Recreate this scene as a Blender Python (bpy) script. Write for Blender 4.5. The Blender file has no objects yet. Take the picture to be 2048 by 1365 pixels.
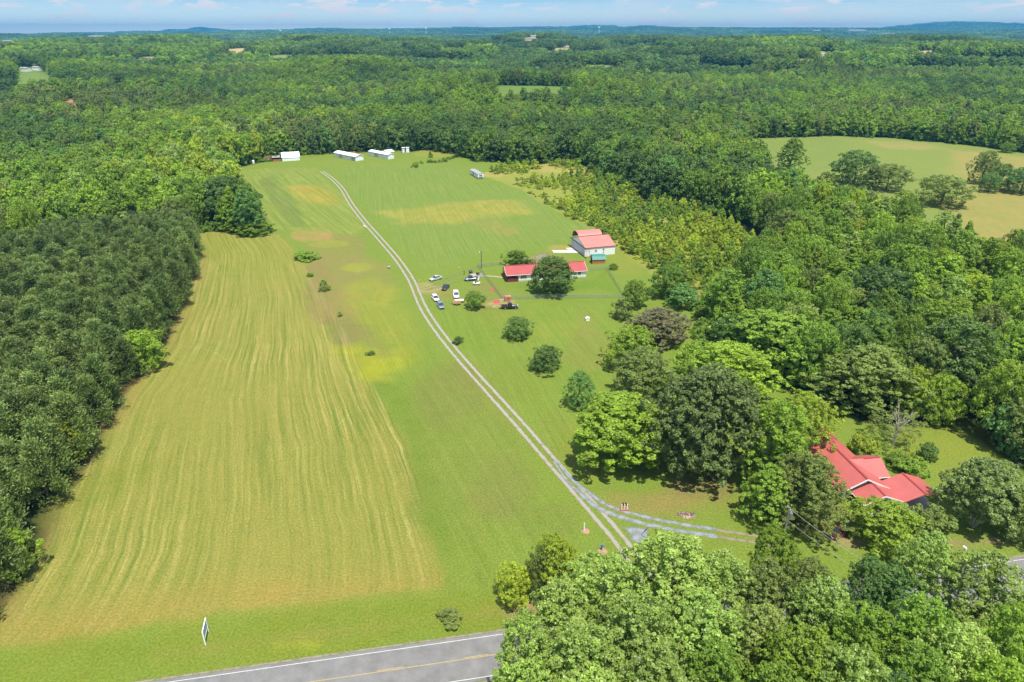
import bpy, math, random
import numpy as np
from mathutils import Vector
R = math.radians
rng = np.random.default_rng(7)
random.seed(7)
SC = bpy.context.scene
COL = SC.collection

# ------------------------------------------------------------------ camera, sky, sun, exposure
PITCH, CAMH, F = R(24.4), 80.0, 1365.0
cd = bpy.data.cameras.new('camera'); cam = bpy.data.objects.new('camera', cd); COL.objects.link(cam)
cd.sensor_width = 36; cd.lens = F / 2048 * 36; cd.clip_start = 1; cd.clip_end = 60000
cam.location = (0, 0, CAMH); cam.rotation_euler = (math.pi / 2 - PITCH, 0, 0)
SC.camera = cam
SUN_SH = Vector((-0.14, 0.34))                     # shadow of a 1 m post
elev = math.atan2(1, SUN_SH.length)
sd = bpy.data.lights.new('sun', 'SUN'); sun = bpy.data.objects.new('sun', sd); COL.objects.link(sun)
sd.energy = 4.15; sd.angle = R(0.55); sd.color = (1, 0.95, 0.85)
sun.rotation_euler = Vector((SUN_SH.x, SUN_SH.y, -1)).to_track_quat('-Z', 'Y').to_euler()
sun.location = (60, -60, 300)
SC.view_settings.view_transform = 'Standard'; SC.view_settings.look = 'None'
SC.view_settings.exposure = 0.75; SC.view_settings.gamma = 1.0
W = bpy.data.worlds.new('World'); SC.world = W; W.use_nodes = True
wt = W.node_tree; wn = wt.nodes; wl = wt.links
bg = wn['Background']
sky = wn.new('ShaderNodeTexSky'); sky.sky_type = 'NISHITA'; sky.sun_disc = False
sky.sun_elevation = elev; sky.sun_rotation = math.atan2(-SUN_SH.x, -SUN_SH.y); sky.altitude = 200
sky.air_density = 1.0; sky.dust_density = 0.6; sky.ozone_density = 2.5
tc = wn.new('ShaderNodeTexCoord'); sep = wn.new('ShaderNodeSeparateXYZ'); wl.new(tc.outputs['Generated'], sep.inputs[0])
def wmath(op, a, b=None):
    n = wn.new('ShaderNodeMath'); n.operation = op
    for i, x in enumerate((a, b)):
        if x is None: continue
        if isinstance(x, (int, float)): n.inputs[i].default_value = x
        else: wl.new(x, n.inputs[i])
    return n.outputs[0]
zz = wmath('ADD', wmath('MAXIMUM', sep.outputs['Z'], 0.0), 0.018)
comb = wn.new('ShaderNodeCombineXYZ')
wl.new(wmath('MULTIPLY', sep.outputs['X'], 30), comb.inputs[0]); wl.new(wmath('MULTIPLY', sep.outputs['Z'], 110), comb.inputs[1]); wl.new(wmath('MULTIPLY', sep.outputs['Y'], 30), comb.inputs[2])
def wnoise(scale, detail, rough, lo, hi):
    n = wn.new('ShaderNodeTexNoise'); n.inputs['Scale'].default_value = scale; n.inputs['Detail'].default_value = detail
    n.inputs['Roughness'].default_value = rough; wl.new(comb.outputs[0], n.inputs['Vector'])
    m = wn.new('ShaderNodeMapRange'); m.inputs[1].default_value = lo; m.inputs[2].default_value = hi; m.interpolation_type = 'SMOOTHSTEP'
    wl.new(n.outputs[0], m.inputs[0]); return m.outputs[0]
puff = wmath('MULTIPLY', wnoise(0.8, 7, 0.62, 0.50, 0.60), wnoise(0.22, 2, 0.5, 0.34, 0.52))
veil = wmath('MULTIPLY', wnoise(0.35, 5, 0.6, 0.40, 0.68), 0.34)
fade = wn.new('ShaderNodeMapRange'); fade.inputs[1].default_value = 0.004; fade.inputs[2].default_value = 0.014
wl.new(sep.outputs['Z'], fade.inputs[0])
cloud = wmath('MULTIPLY', wmath('MINIMUM', wmath('ADD', wmath('MULTIPLY', puff, 0.85), veil), 0.95), fade.outputs[0])
mx = wn.new('ShaderNodeMix'); mx.data_type = 'RGBA'
tintn = wn.new('ShaderNodeMix'); tintn.data_type = 'RGBA'; tintn.blend_type = 'MULTIPLY'; tintn.inputs[0].default_value = 1.0
wl.new(sky.outputs[0], tintn.inputs[6])
grad = wn.new('ShaderNodeValToRGB'); grad.color_ramp.elements[0].position = 0.0; grad.color_ramp.elements[0].color = (1.35, 1.30, 1.25, 1)
grad.color_ramp.elements[1].position = 0.30; grad.color_ramp.elements[1].color = (1.0, 1.0, 1.0, 1)
e_ = grad.color_ramp.elements.new(0.012); e_.color = (0.70, 0.82, 0.97, 1)
e_ = grad.color_ramp.elements.new(0.045); e_.color = (0.25, 0.42, 0.68, 1)
wl.new(sep.outputs['Z'], grad.inputs[0]); wl.new(grad.outputs[0], tintn.inputs[7])
wl.new(cloud, mx.inputs[0]); wl.new(tintn.outputs[2], mx.inputs[6]); mx.inputs[7].default_value = (3.95, 3.85, 4.0, 1)
wl.new(mx.outputs[2], bg.inputs[0]); bg.inputs[1].default_value = 0.138
cy = SC.cycles
cy.max_bounces = 6; cy.diffuse_bounces = 3; cy.glossy_bounces = 2; cy.transmission_bounces = 3; cy.volume_bounces = 0
cy.transparent_max_bounces = 8; cy.caustics_reflective = False; cy.caustics_refractive = False
cy.use_adaptive_sampling = True; cy.adaptive_threshold = 0.02; cy.use_denoising = True

# ------------------------------------------------------------------ projection helpers
CP, SP = math.cos(PITCH), math.sin(PITCH)
def G(u, v, z=0.0):
    a = (u - 1024) / F; b = (v - 682.5) / F
    dx, dy, dz = a, CP - b * SP, -SP - b * CP
    t = (z - CAMH) / dz
    return dx * t, dy * t
def depth_of(x, y, z=0.0): return y * CP + (CAMH - z) * SP
def proj(x, y, z):
    d = y * CP + (CAMH - z) * SP
    return 1024 + F * x / d, 682.5 + F * ((CAMH - z) * CP - y * SP) / d
def top_z(y, v):
    k = (v - 682.5) / F                                # (h*CP - y*SP) = k (y*CP + h*SP)
    h = y * (SP + k * CP) / (CP - k * SP)
    return CAMH - h
def GP(pts, z=0.0): return [G(u, v, z) for u, v in pts]
def inpoly(x, y, poly):
    x = np.asarray(x); y = np.asarray(y); c = np.zeros(x.shape, bool); n = len(poly)
    for i in range(n):
        x1, y1 = poly[i]; x2, y2 = poly[(i + 1) % n]
        if y1 == y2: continue
        c ^= ((y1 > y) != (y2 > y)) & (x < (x2 - x1) * (y - y1) / (y2 - y1) + x1)
    return c
def polydist(x, y, poly, closed=True):
    d = np.full(np.shape(x), 1e9); n = len(poly)
    for i in range(n if closed else n - 1):
        x1, y1 = poly[i]; x2, y2 = poly[(i + 1) % n]
        L = (x2 - x1) ** 2 + (y2 - y1) ** 2 + 1e-9
        t = np.clip(((x - x1) * (x2 - x1) + (y - y1) * (y2 - y1)) / L, 0, 1)
        d = np.minimum(d, np.hypot(x - x1 - t * (x2 - x1), y - y1 - t * (y2 - y1)))
    return d
def ss(a, b, x):
    t = np.clip((np.asarray(x, float) - a) / (b - a), 0, 1); return t * t * (3 - 2 * t)
_tab = np.random.default_rng(3).random((64, 64))
def vnoise(x, y, s, o=0):
    x = np.asarray(x, float) / s + 17.3 * o; y = np.asarray(y, float) / s + 9.7 * o
    xi = np.floor(x).astype(int); yi = np.floor(y).astype(int); fx = x - xi; fy = y - yi
    fx = fx * fx * (3 - 2 * fx); fy = fy * fy * (3 - 2 * fy)
    g = lambda i, j: _tab[i % 64, j % 64]
    return (g(xi, yi) * (1 - fx) + g(xi + 1, yi) * fx) * (1 - fy) + (g(xi, yi + 1) * (1 - fx) + g(xi + 1, yi + 1) * fx) * fy
def fbm(x, y, s, o=0): return 0.55 * vnoise(x, y, s, o) + 0.3 * vnoise(x, y, s / 2.1, o + 1) + 0.15 * vnoise(x, y, s / 4.3, o + 2)

# ------------------------------------------------------------------ materials
def mat(name, col, rough=0.6, metal=0.0, spec=0.4, noise=0.0, nscale=1.0, bump=0.0, emit=None):
    m = bpy.data.materials.new(name); m.use_nodes = True; nt = m.node_tree; b = nt.nodes['Principled BSDF']
    b.inputs['Base Color'].default_value = (*col, 1); b.inputs['Roughness'].default_value = rough
    b.inputs['Metallic'].default_value = metal; b.inputs['Specular IOR Level'].default_value = spec
    if noise or bump:
        t = nt.nodes.new('ShaderNodeTexCoord'); n = nt.nodes.new('ShaderNodeTexNoise')
        n.inputs['Scale'].default_value = nscale; n.inputs['Detail'].default_value = 6; n.inputs['Roughness'].default_value = 0.65
        nt.links.new(t.outputs['Object'], n.inputs['Vector'])
        if noise:
            r = nt.nodes.new('ShaderNodeMapRange'); r.inputs[1].default_value = 0.3; r.inputs[2].default_value = 0.7
            r.inputs[3].default_value = 1 - noise; r.inputs[4].default_value = 1 + noise
            nt.links.new(n.outputs[0], r.inputs[0])
            mm = nt.nodes.new('ShaderNodeMix'); mm.data_type = 'RGBA'; mm.blend_type = 'MULTIPLY'; mm.inputs[0].default_value = 1
            mm.inputs[6].default_value = (*col, 1); nt.links.new(r.outputs[0], mm.inputs[7]); nt.links.new(mm.outputs[2], b.inputs['Base Color'])
        if bump:
            bp = nt.nodes.new('ShaderNodeBump'); bp.inputs['Strength'].default_value = bump
            nt.links.new(n.outputs[0], bp.inputs['Height']); nt.links.new(bp.outputs[0], b.inputs['Normal'])
    return m
def ribmat(name, col, axis, freq, rough=0.45, metal=0.0, depth=0.12, spec=0.5, noise=0.1):
    """sheet metal with standing ribs along one local axis"""
    m = mat(name, col, rough, metal, spec, noise, 0.35); nt = m.node_tree; b = nt.nodes['Principled BSDF']
    t = nt.nodes.new('ShaderNodeTexCoord'); w = nt.nodes.new('ShaderNodeTexWave'); w.bands_direction = axis
    w.inputs['Scale'].default_value = freq; w.wave_profile = 'SAW'
    nt.links.new(t.outputs['Object'], w.inputs['Vector'])
    bp = nt.nodes.new('ShaderNodeBump'); bp.inputs['Strength'].default_value = depth; bp.inputs['Distance'].default_value = 0.05
    nt.links.new(w.outputs[0], bp.inputs['Height']); nt.links.new(bp.outputs[0], b.inputs['Normal'])
    return m
def leafmat(name, ca, cb, trans=0.36, rough=0.5, spec=0.3, k=1.9):
    ca = tuple(c * k for c in ca); cb = tuple(c * k for c in cb)
    m = bpy.data.materials.new(name); m.use_nodes = True; nt = m.node_tree; N = nt.nodes; L = nt.links
    b = N['Principled BSDF']; out = N['Material Output']
    oi = N.new('ShaderNodeObjectInfo'); at = N.new('ShaderNodeAttribute'); at.attribute_name = 'tint'
    mx = N.new('ShaderNodeMix'); mx.data_type = 'RGBA'; mx.inputs[6].default_value = (*ca, 1); mx.inputs[7].default_value = (*cb, 1)
    L.new(oi.outputs['Random'], mx.inputs[0])
    r = N.new('ShaderNodeMapRange'); r.inputs[3].default_value = 0.60; r.inputs[4].default_value = 1.42; L.new(at.outputs['Fac'], r.inputs[0])
    mu = N.new('ShaderNodeMix'); mu.data_type = 'RGBA'; mu.blend_type = 'MULTIPLY'; mu.inputs[0].default_value = 1
    L.new(mx.outputs[2], mu.inputs[6]); L.new(r.outputs[0], mu.inputs[7])
    L.new(mu.outputs[2], b.inputs['Base Color']); b.inputs['Roughness'].default_value = rough; b.inputs['Specular IOR Level'].default_value = spec
    fr = N.new('ShaderNodeMath'); fr.operation = 'MULTIPLY'; fr.inputs[1].default_value = 7.31; L.new(oi.outputs['Random'], fr.inputs[0])
    fr2 = N.new('ShaderNodeMath'); fr2.operation = 'FRACT'; L.new(fr.outputs[0], fr2.inputs[0])
    r3 = N.new('ShaderNodeMapRange'); r3.inputs[3].default_value = 0.76; r3.inputs[4].default_value = 1.22; L.new(fr2.outputs[0], r3.inputs[0])
    mu2 = N.new('ShaderNodeMix'); mu2.data_type = 'RGBA'; mu2.blend_type = 'MULTIPLY'; mu2.inputs[0].default_value = 1
    L.new(mu.outputs[2], mu2.inputs[6]); L.new(r3.outputs[0], mu2.inputs[7]); L.new(mu2.outputs[2], b.inputs['Base Color']); mu = mu2
    tr = N.new('ShaderNodeBsdfTranslucent'); tm = N.new('ShaderNodeMix'); tm.data_type = 'RGBA'; tm.blend_type = 'MULTIPLY'; tm.inputs[0].default_value = 1
    L.new(mu.outputs[2], tm.inputs[6]); tm.inputs[7].default_value = (1.3, 1.4, 0.8, 1); L.new(tm.outputs[2], tr.inputs['Color'])
    ms = N.new('ShaderNodeMixShader'); ms.inputs[0].default_value = trans
    L.new(b.outputs[0], ms.inputs[1]); L.new(tr.outputs[0], ms.inputs[2]); L.new(ms.outputs[0], out.inputs['Surface'])
    return m
LEAF = {
    'bright': leafmat('leaf_bright', (0.112, 0.174, 0.016), (0.138, 0.194, 0.018)),
    'yellow': leafmat('leaf_yellow', (0.158, 0.208, 0.016), (0.190, 0.224, 0.020)),
    'mid': leafmat('leaf_mid', (0.088, 0.146, 0.017), (0.112, 0.166, 0.019)),
    'dark': leafmat('leaf_dark', (0.055, 0.096, 0.020), (0.071, 0.112, 0.022)),
    'blue': leafmat('leaf_blue', (0.062, 0.122, 0.029), (0.080, 0.142, 0.032)),
    'olive': leafmat('leaf_olive', (0.094, 0.128, 0.028), (0.116, 0.144, 0.033)),
    'pale': leafmat('leaf_pale', (0.128, 0.186, 0.034), (0.158, 0.208, 0.042), spec=0.45, rough=0.45),
    'pine': leafmat('needle_pine', (0.062, 0.094, 0.024), (0.094, 0.124, 0.031), trans=0.22, spec=0.3, k=1.95),
    'brown': leafmat('leaf_brown', (0.112, 0.108, 0.052), (0.122, 0.114, 0.056), k=1.9),
}
BARK = mat('bark', (0.085, 0.065, 0.048), 0.9, noise=0.3, nscale=3)
PALEBARK = mat('pale_bark', (0.42, 0.38, 0.33), 0.9, noise=0.2, nscale=3)
M = dict(
    red_roof=ribmat('red_metal_roof', (0.37, 0.075, 0.066), 'X', 1.6, rough=0.38),
    coral_roof=ribmat('coral_metal_roof', (0.42, 0.105, 0.09), 'X', 1.6, rough=0.38),
    ridge=mat('red_ridge_metal', (0.30, 0.05, 0.045), 0.4),
    salmon_roof=ribmat('faded_red_metal_roof', (0.46, 0.18, 0.145), 'X', 1.6, rough=0.38),
    white_siding=ribmat('white_siding', (0.78, 0.78, 0.76), 'Z', 2.2, rough=0.6, depth=0.2, noise=0.03),
    white_metal=ribmat('white_metal_sheet', (0.78, 0.79, 0.80), 'X', 1.6, rough=0.45, noise=0.06),
    white_paint=mat('white_paint', (0.8, 0.8, 0.78), 0.5, noise=0.05, nscale=1),
    dark=mat('dark_trim_and_shade', (0.02, 0.018, 0.018), 0.9),  # near-black: dark trim, and painted shade on some panels
    glass=mat('window_glass', (0.03, 0.04, 0.05), 0.08, spec=0.8),
    grey_metal=ribmat('grey_metal_sheet', (0.42, 0.44, 0.46), 'X', 1.6, rough=0.5, noise=0.15),
    rust=mat('rusty_red', (0.22, 0.055, 0.04), 0.8, noise=0.4, nscale=2),
    red_wood=mat('dark_red_wood', (0.17, 0.030, 0.035), 0.7, noise=0.2, nscale=2),
    brick=mat('buff_brick', (0.36, 0.27, 0.21), 0.85, noise=0.18, nscale=4, bump=0.3),
    red_brick=mat('orange_brick', (0.40, 0.17, 0.10), 0.85, noise=0.35, nscale=5, bump=0.3),
    wood=mat('orange_wood', (0.32, 0.135, 0.045), 0.75, noise=0.25, nscale=3),
    tan_wood=mat('tan_plywood', (0.48, 0.29, 0.15), 0.7, noise=0.2, nscale=2),
    green_roof=ribmat('green_metal_roof', (0.035, 0.19, 0.15), 'X', 2.2, rough=0.4),
    concrete=mat('concrete', (0.46, 0.45, 0.42), 0.85, noise=0.12, nscale=0.8),
    pink_concrete=mat('pinkish_concrete', (0.34, 0.28, 0.24), 0.85, noise=0.12, nscale=0.8),
    pole=mat('weathered_pole', (0.13, 0.105, 0.085), 0.9, noise=0.3, nscale=4),
    galv=mat('galvanised_steel', (0.36, 0.38, 0.38), 0.45, metal=0.6),
    black=mat('black_paint', (0.012, 0.012, 0.016), 0.3, spec=0.6),
    rubber=mat('tyre_rubber', (0.018, 0.018, 0.018), 0.9),
    rim=mat('wheel_alloy', (0.45, 0.45, 0.47), 0.35, metal=0.8),
    lamp=mat('lamp_lens', (0.7, 0.7, 0.68), 0.1, spec=0.8),
    tail=mat('tail_lens', (0.35, 0.01, 0.01), 0.2, spec=0.7),
    wire=mat('wire', (0.10, 0.10, 0.10), 0.6),
    sign_panel=mat('sign_panel_back', (0.36, 0.42, 0.55), 0.5, noise=0.1, nscale=1),
    soil=mat('bare_soil', (0.34, 0.22, 0.14), 0.95, noise=0.35, nscale=2.5, bump=0.4),
    ash=mat('burnt_ash', (0.13, 0.12, 0.12), 0.95, noise=0.6, nscale=6, bump=0.6),
    mulch=mat('brick_mulch', (0.33, 0.19, 0.13), 0.95, noise=0.3, nscale=4, bump=0.4),
    red_tarp=mat('faded_red_mat', (0.36, 0.07, 0.065), 0.8, noise=0.3, nscale=1.5),
    aged_roof=mat('weathered_roof', (0.30, 0.30, 0.29), 0.8, noise=0.35, nscale=0.8),
    blue_tank=mat('blue_plastic', (0.05, 0.16, 0.38), 0.4),
    asphalt=None,
)

# ------------------------------------------------------------------ mesh helpers
class MB:
    def __init__(s): s.v = []; s.f = []
    def add(s, vs, fs):
        o = len(s.v); s.v += [tuple(p) for p in vs]; s.f += [tuple(i + o for i in f) for f in fs]; return s
    def box(s, c, d, rz=0.0, taper=1.0):
        x, y, z = d[0] / 2, d[1] / 2, d[2] / 2; ca, sa = math.cos(rz), math.sin(rz); vs = []
        for k, t in ((-1, 1.0), (1, taper)):
            for i, j in ((-1, -1), (1, -1), (1, 1), (-1, 1)):
                px, py = i * x * t, j * y * t
                vs.append((c[0] + px * ca - py * sa, c[1] + px * sa + py * ca, c[2] + k * z))
        return s.add(vs, [(3, 2, 1, 0), (4, 5, 6, 7), (0, 1, 5, 4), (1, 2, 6, 5), (2, 3, 7, 6), (3, 0, 4, 7)])
    def tube(s, p0, p1, r0, r1=None, n=8, caps=True):
        r1 = r0 if r1 is None else r1; p0 = Vector(p0); p1 = Vector(p1); d = (p1 - p0).normalized()
        a = d.orthogonal().normalized(); b = d.cross(a); vs = []
        for p, r in ((p0, r0), (p1, r1)):
            for i in range(n):
                t = 2 * math.pi * i / n; vs.append(p + a * (r * math.cos(t)) + b * (r * math.sin(t)))
        fs = [(i, (i + 1) % n, n + (i + 1) % n, n + i) for i in range(n)]
        if caps: fs += [tuple(range(n - 1, -1, -1)), tuple(range(n, 2 * n))]
        return s.add(vs, fs)
    def prism(s, prof, a, b, axis='y'):
        """closed 2-D profile (p,q) swept from a to b along an axis; profile lies in the other two axes (x,z) or (y,z) or (x,y)"""
        n = len(prof); vs = []
        for t in (a, b):
            for p, q in prof:
                vs.append((p, t, q) if axis == 'y' else (t, p, q) if axis == 'x' else (p, q, t))
        fs = [(i, (i + 1) % n, n + (i + 1) % n, n + i) for i in range(n)] + [tuple(range(n - 1, -1, -1)), tuple(range(n, 2 * n))]
        return s.add(vs, fs)
    def loft(s, rings, cap=True):
        n = len(rings[0]); o = len(s.v)
        for r in rings: s.v += [tuple(p) for p in r]
        for k in range(len(rings) - 1):
            for i in range(n):
                j = (i + 1) % n; s.f.append((o + k * n + i, o + k * n + j, o + (k + 1) * n + j, o + (k + 1) * n + i))
        if cap:
            s.f.append(tuple(o + i for i in range(n - 1, -1, -1))); s.f.append(tuple(o + (len(rings) - 1) * n + i for i in range(n)))
        return s
    def mesh(s, name, m):
        me = bpy.data.meshes.new(name); me.from_pydata(s.v, [], s.f)
        if m: me.materials.append(m)
        import bmesh
        b = bmesh.new(); b.from_mesh(me); bmesh.ops.recalc_face_normals(b, faces=b.faces); b.to_mesh(me); b.free()
        return me
    def build(s, name, m, parent=None, smooth=False):
        o = bpy.data.objects.new(name, s.mesh(name, m)); COL.objects.link(o)
        if parent: o.parent = parent
        if smooth: o.data.shade_smooth()
        return o
def tag(o, label=None, cat=None, group=None, kind=None):
    if label: o['label'] = label
    if cat: o['category'] = cat
    if group: o['group'] = group
    if kind: o['kind'] = kind
    return o
def thing(name, label, cat, loc=(0, 0, 0), rz=0.0, group=None):
    o = bpy.data.objects.new(name, None); COL.objects.link(o); o.location = loc; o.rotation_euler = (0, 0, rz)
    o.empty_display_size = 0.3
    return tag(o, label, cat, group)
def raw_mesh(name, V, faces4, m, tint=None):
    me = bpy.data.meshes.new(name); nv = len(V); nf = len(faces4)
    me.vertices.add(nv); me.vertices.foreach_set('co', np.ascontiguousarray(V, np.float32).ravel())
    me.loops.add(nf * 4); me.loops.foreach_set('vertex_index', np.ascontiguousarray(faces4, np.int32).ravel())
    me.polygons.add(nf); me.polygons.foreach_set('loop_start', np.arange(0, nf * 4, 4, dtype=np.int32))
    if tint is not None:
        a = me.attributes.new('tint', 'FLOAT', 'FACE'); a.data.foreach_set('value', np.ascontiguousarray(tint, np.float32))
    me.update(calc_edges=True)
    if m: me.materials.append(m)
    return me

# ------------------------------------------------------------------ terrain height
FAR_FIELDS = []       # (world polygon, level height, colour)
def ridge_h(u): return np.interp(u, [-400, 0, 200, 380, 600, 1000, 1300, 1500, 1700, 1900, 2100, 2500], [-10, -2, 18, 46, 74, 104, 110, 88, 90, 92, 88, 80])
def bump_at(x, y, u, dist, hgt, wpx, sy):
    cx = (u - 1024) / F * dist * CP; sx = wpx / F * dist * CP
    return hgt * np.exp(-((x - cx) / sx) ** 2 - ((y - dist) / sy) ** 2)
def H0(x, y):
    x = np.asarray(x, float); y = np.asarray(y, float); r = np.hypot(x, y)
    u = 1024 + F * x / np.maximum(y * CP + CAMH * SP, 1)
    u = np.clip(u, -600, 2700)
    h = 16 * ss(620, 1500, r) + 12 * ss(1500, 4200, r)
    h = h + ss(700, 1500, r) * (1 + 0.5 * ss(1500, 4000, r)) * 48 * (fbm(x, y * 1.4, 850, 2) - 0.5)
    h = h + ss(5500, 12500, r) * (ridge_h(u) - 30) * (0.93 + 0.14 * fbm(x, y, 1800, 5))
    h = h + bump_at(x, y, 412, 13600, 105, 24, 900) + bump_at(x, y, 350, 13600, 34, 55, 900)
    h = h + bump_at(x, y, 1905, 11500, 92, 75, 900) + bump_at(x, y, 1985, 11500, 50, 60, 900) + bump_at(x, y, 1190, 13000, 46, 45, 900)
    return h
def H(x, y):
    h = H0(x, y)
    for poly, z, _, _ in FAR_FIELDS:
        xs = [p[0] for p in poly]; ys = [p[1] for p in poly]; m = 160
        sel = (x > min(xs) - m) & (x < max(xs) + m) & (y > min(ys) - m) & (y < max(ys) + m)
        if not np.any(sel): continue
        xx = np.asarray(x)[sel]; yy = np.asarray(y)[sel]
        d = np.where(inpoly(xx, yy, poly), 0, polydist(xx, yy, poly)); w = 1 - ss(10, 150, d)
        hh = np.array(h); hh[sel] = hh[sel] * (1 - w) + z * w; h = hh
    return h
def far_field(px, col, rise, tilt=0.0):
    uc = sum(p[0] for p in px) / len(px); vc = max(p[1] for p in px)
    r = np.arange(700.0, 11500.0, 10.0); a = (uc - 1024) / F; b = (vc - 682.5) / F          # where the sight line meets the tree tops
    dx, dy, dz = a, CP - b * SP, -SP - b * CP; t = r / dy; zr = CAMH + dz * t; hit = np.where(zr <= H0(dx * t, dy * t) + (24 if vc < 135 else 17 if rise > 6 else rise))[0]
    z = float(min(zr[hit[0]] if len(hit) else zr[-1], 77))
    FAR_FIELDS.append((GP(px, z), z, col, rise))
far_field([(985, 187), (990, 171), (1080, 172), (1155, 174), (1150, 184), (1080, 186)], (0.15, 0.24, 0.05), 14)
far_field([(30, 163), (28, 146), (75, 141), (106, 150), (104, 160)], (0.17, 0.26, 0.06), 14)
far_field([(222, 184), (224, 171), (256, 171), (254, 182)], (0.36, 0.30, 0.12), 14)
far_field([(270, 113), (318, 105), (346, 99), (342, 107), (300, 115)], (0.36, 0.30, 0.21), 17)
far_field([(438, 105), (455, 97), (520, 96), (517, 104)], (0.50, 0.40, 0.22), 17)
far_field([(634, 103), (640, 98), (668, 98), (666, 103)], (0.40, 0.34, 0.2), 17)
far_field([(738, 93), (742, 86), (806, 85), (802, 91)], (0.46, 0.32, 0.20), 17)
far_field([(1042, 79), (1050, 73), (1092, 72), (1090, 79)], (0.46, 0.40, 0.26), 17)
far_field([(1785, 110), (1788, 104), (1898, 101), (1902, 109)], (0.50, 0.41, 0.24), 17)
far_field([(1598, 123), (1604, 112), (1640, 110), (1700, 112), (1735, 107), (1730, 116), (1640, 122)], (0.34, 0.34, 0.14), 16)
far_field([(1522, 116), (1526, 109), (1562, 110), (1560, 116)], (0.46, 0.36, 0.2), 16)
far_field([(-20, 256), (-20, 232), (40, 236), (64, 243), (40, 256)], (0.20, 0.17, 0.115), 4)
far_field([(120, 212), (128, 198), (162, 198), (160, 211)], (0.42, 0.25, 0.16), 12)

for u_, v_, w_, c_ in ((150, 92, 60, 0), (330, 84, 70, 1), (560, 112, 44, 0), (900, 100, 60, 0), (1130, 96, 50, 1), (1290, 84, 70, 0), (1420, 98, 44, 1), (1200, 128, 40, 0), (640, 84, 60, 1), (1960, 104, 60, 0), (1560, 88, 80, 1), (120, 122, 54, 0), (700, 138, 34, 0), (1850, 86, 70, 0), (60, 106, 60, 1)):
    far_field([(u_ - w_ / 2, v_), (u_ - w_ * .4, v_ - 4), (u_ + w_ * .35, v_ - 5), (u_ + w_ / 2, v_ - 1), (u_, v_ + 1)], ((0.22, 0.28, 0.09), (0.42, 0.37, 0.20))[c_], 17)
# ------------------------------------------------------------------ clearings
CLEAR = GP([(-90, 1330), (0, 1222), (75, 1118), (150, 985), (200, 890), (245, 790), (330, 690), (370, 600), (398, 520), (388, 470), (480, 464),
            (512, 472), (494, 430), (462, 362), (436, 343), (520, 324), (610, 312), (660, 308), (740, 303), (800, 302), (860, 303), (905, 306), (945, 322),
            (1020, 330), (1150, 325), (1195, 345), (1250, 375), (1310, 402), (1465, 440), (1540, 490), (1500, 560), (1430, 610), (1425, 635),
            (1412, 692), (1470, 722), (1545, 768), (1660, 800), (1720, 850), (1880, 862), (1960, 885), (2060, 960), (2200, 1050), (2300, 1500), (-90, 1500)])
PASTURE = GP([(1470, 290), (1505, 278), (1660, 272), (1790, 277), (1900, 287), (2300, 335), (2300, 520), (2200, 570), (1960, 550), (1870, 518), (1790, 480), (1650, 420), (1560, 395)])
PINES = GP([(-260, 660), (0, 545), (130, 502), (330, 478), (386, 480), (398, 520), (368, 600), (322, 690), (245, 790), (196, 890), (140, 985), (62, 1118), (-20, 1222), (-110, 1330), (-330, 1330)])
SCRUB = GP([(975, 345), (1015, 334), (1150, 327), (1198, 347), (1305, 404), (1462, 443), (1525, 492), (1480, 560), (1420, 590), (1380, 575), (1308, 542), (1232, 492), (1182, 452), (1130, 430), (1080, 402), (1035, 374)])
def is_open(x, y, grow=0.0):
    o = inpoly(x, y, CLEAR) | inpoly(x, y, PASTURE)
    for poly, z, _, rise in FAR_FIELDS:
        xs = [p[0] for p in poly]; ys = [p[1] for p in poly]
        sel = (x > min(xs) - 60) & (x < max(xs) + 60) & (y > min(ys) - 130) & (y < max(ys) + 60)
        if np.any(sel):
            q = np.zeros(np.shape(x), bool); xx = np.asarray(x)[sel]; yy = np.asarray(y)[sel]
            a = inpoly(xx, yy, poly); r_ = np.hypot(xx, yy)
            for k in (25, 50, 80): a |= inpoly(xx * (1 + k / r_), yy * (1 + k / r_), poly)      # the slope in front of a field is mown too
            q[sel] = a; o = o | q
    return o

# ------------------------------------------------------------------ ground
def axis_grid(lo, hi, step, end_lo, end_hi, slow, turn):
    core = list(np.arange(lo, hi + 0.01, step)); out = []; neg = []
    d, p = step, hi
    while p < end_hi: d = min(d * (slow if p < turn else 1.045), 130); p += d; out.append(p)
    d, p = step, lo
    while p > end_lo: d = min(d * (slow if -p < turn else 1.045), 130); p -= d; neg.append(p)
    return np.array(neg[::-1] + core + out)
gx = axis_grid(-150, 210, 0.8, -13500, 13500, 1.012, 480); gy = axis_grid(40, 330, 0.8, -120, 15000, 1.01, 640)
X, Y = np.meshgrid(gx, gy); nx, ny = len(gx), len(gy)
Xf, Yf = X.ravel(), Y.ravel(); Zf = H(Xf, Yf)
FLOOR = np.array([0.030, 0.045, 0.014]); LAWN = np.array([0.156, 0.222, 0.036])  # wood floor kept extra dark so gaps between crowns read as shade
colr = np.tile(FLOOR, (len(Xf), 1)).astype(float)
rows = np.zeros((len(Xf), 3))
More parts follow.
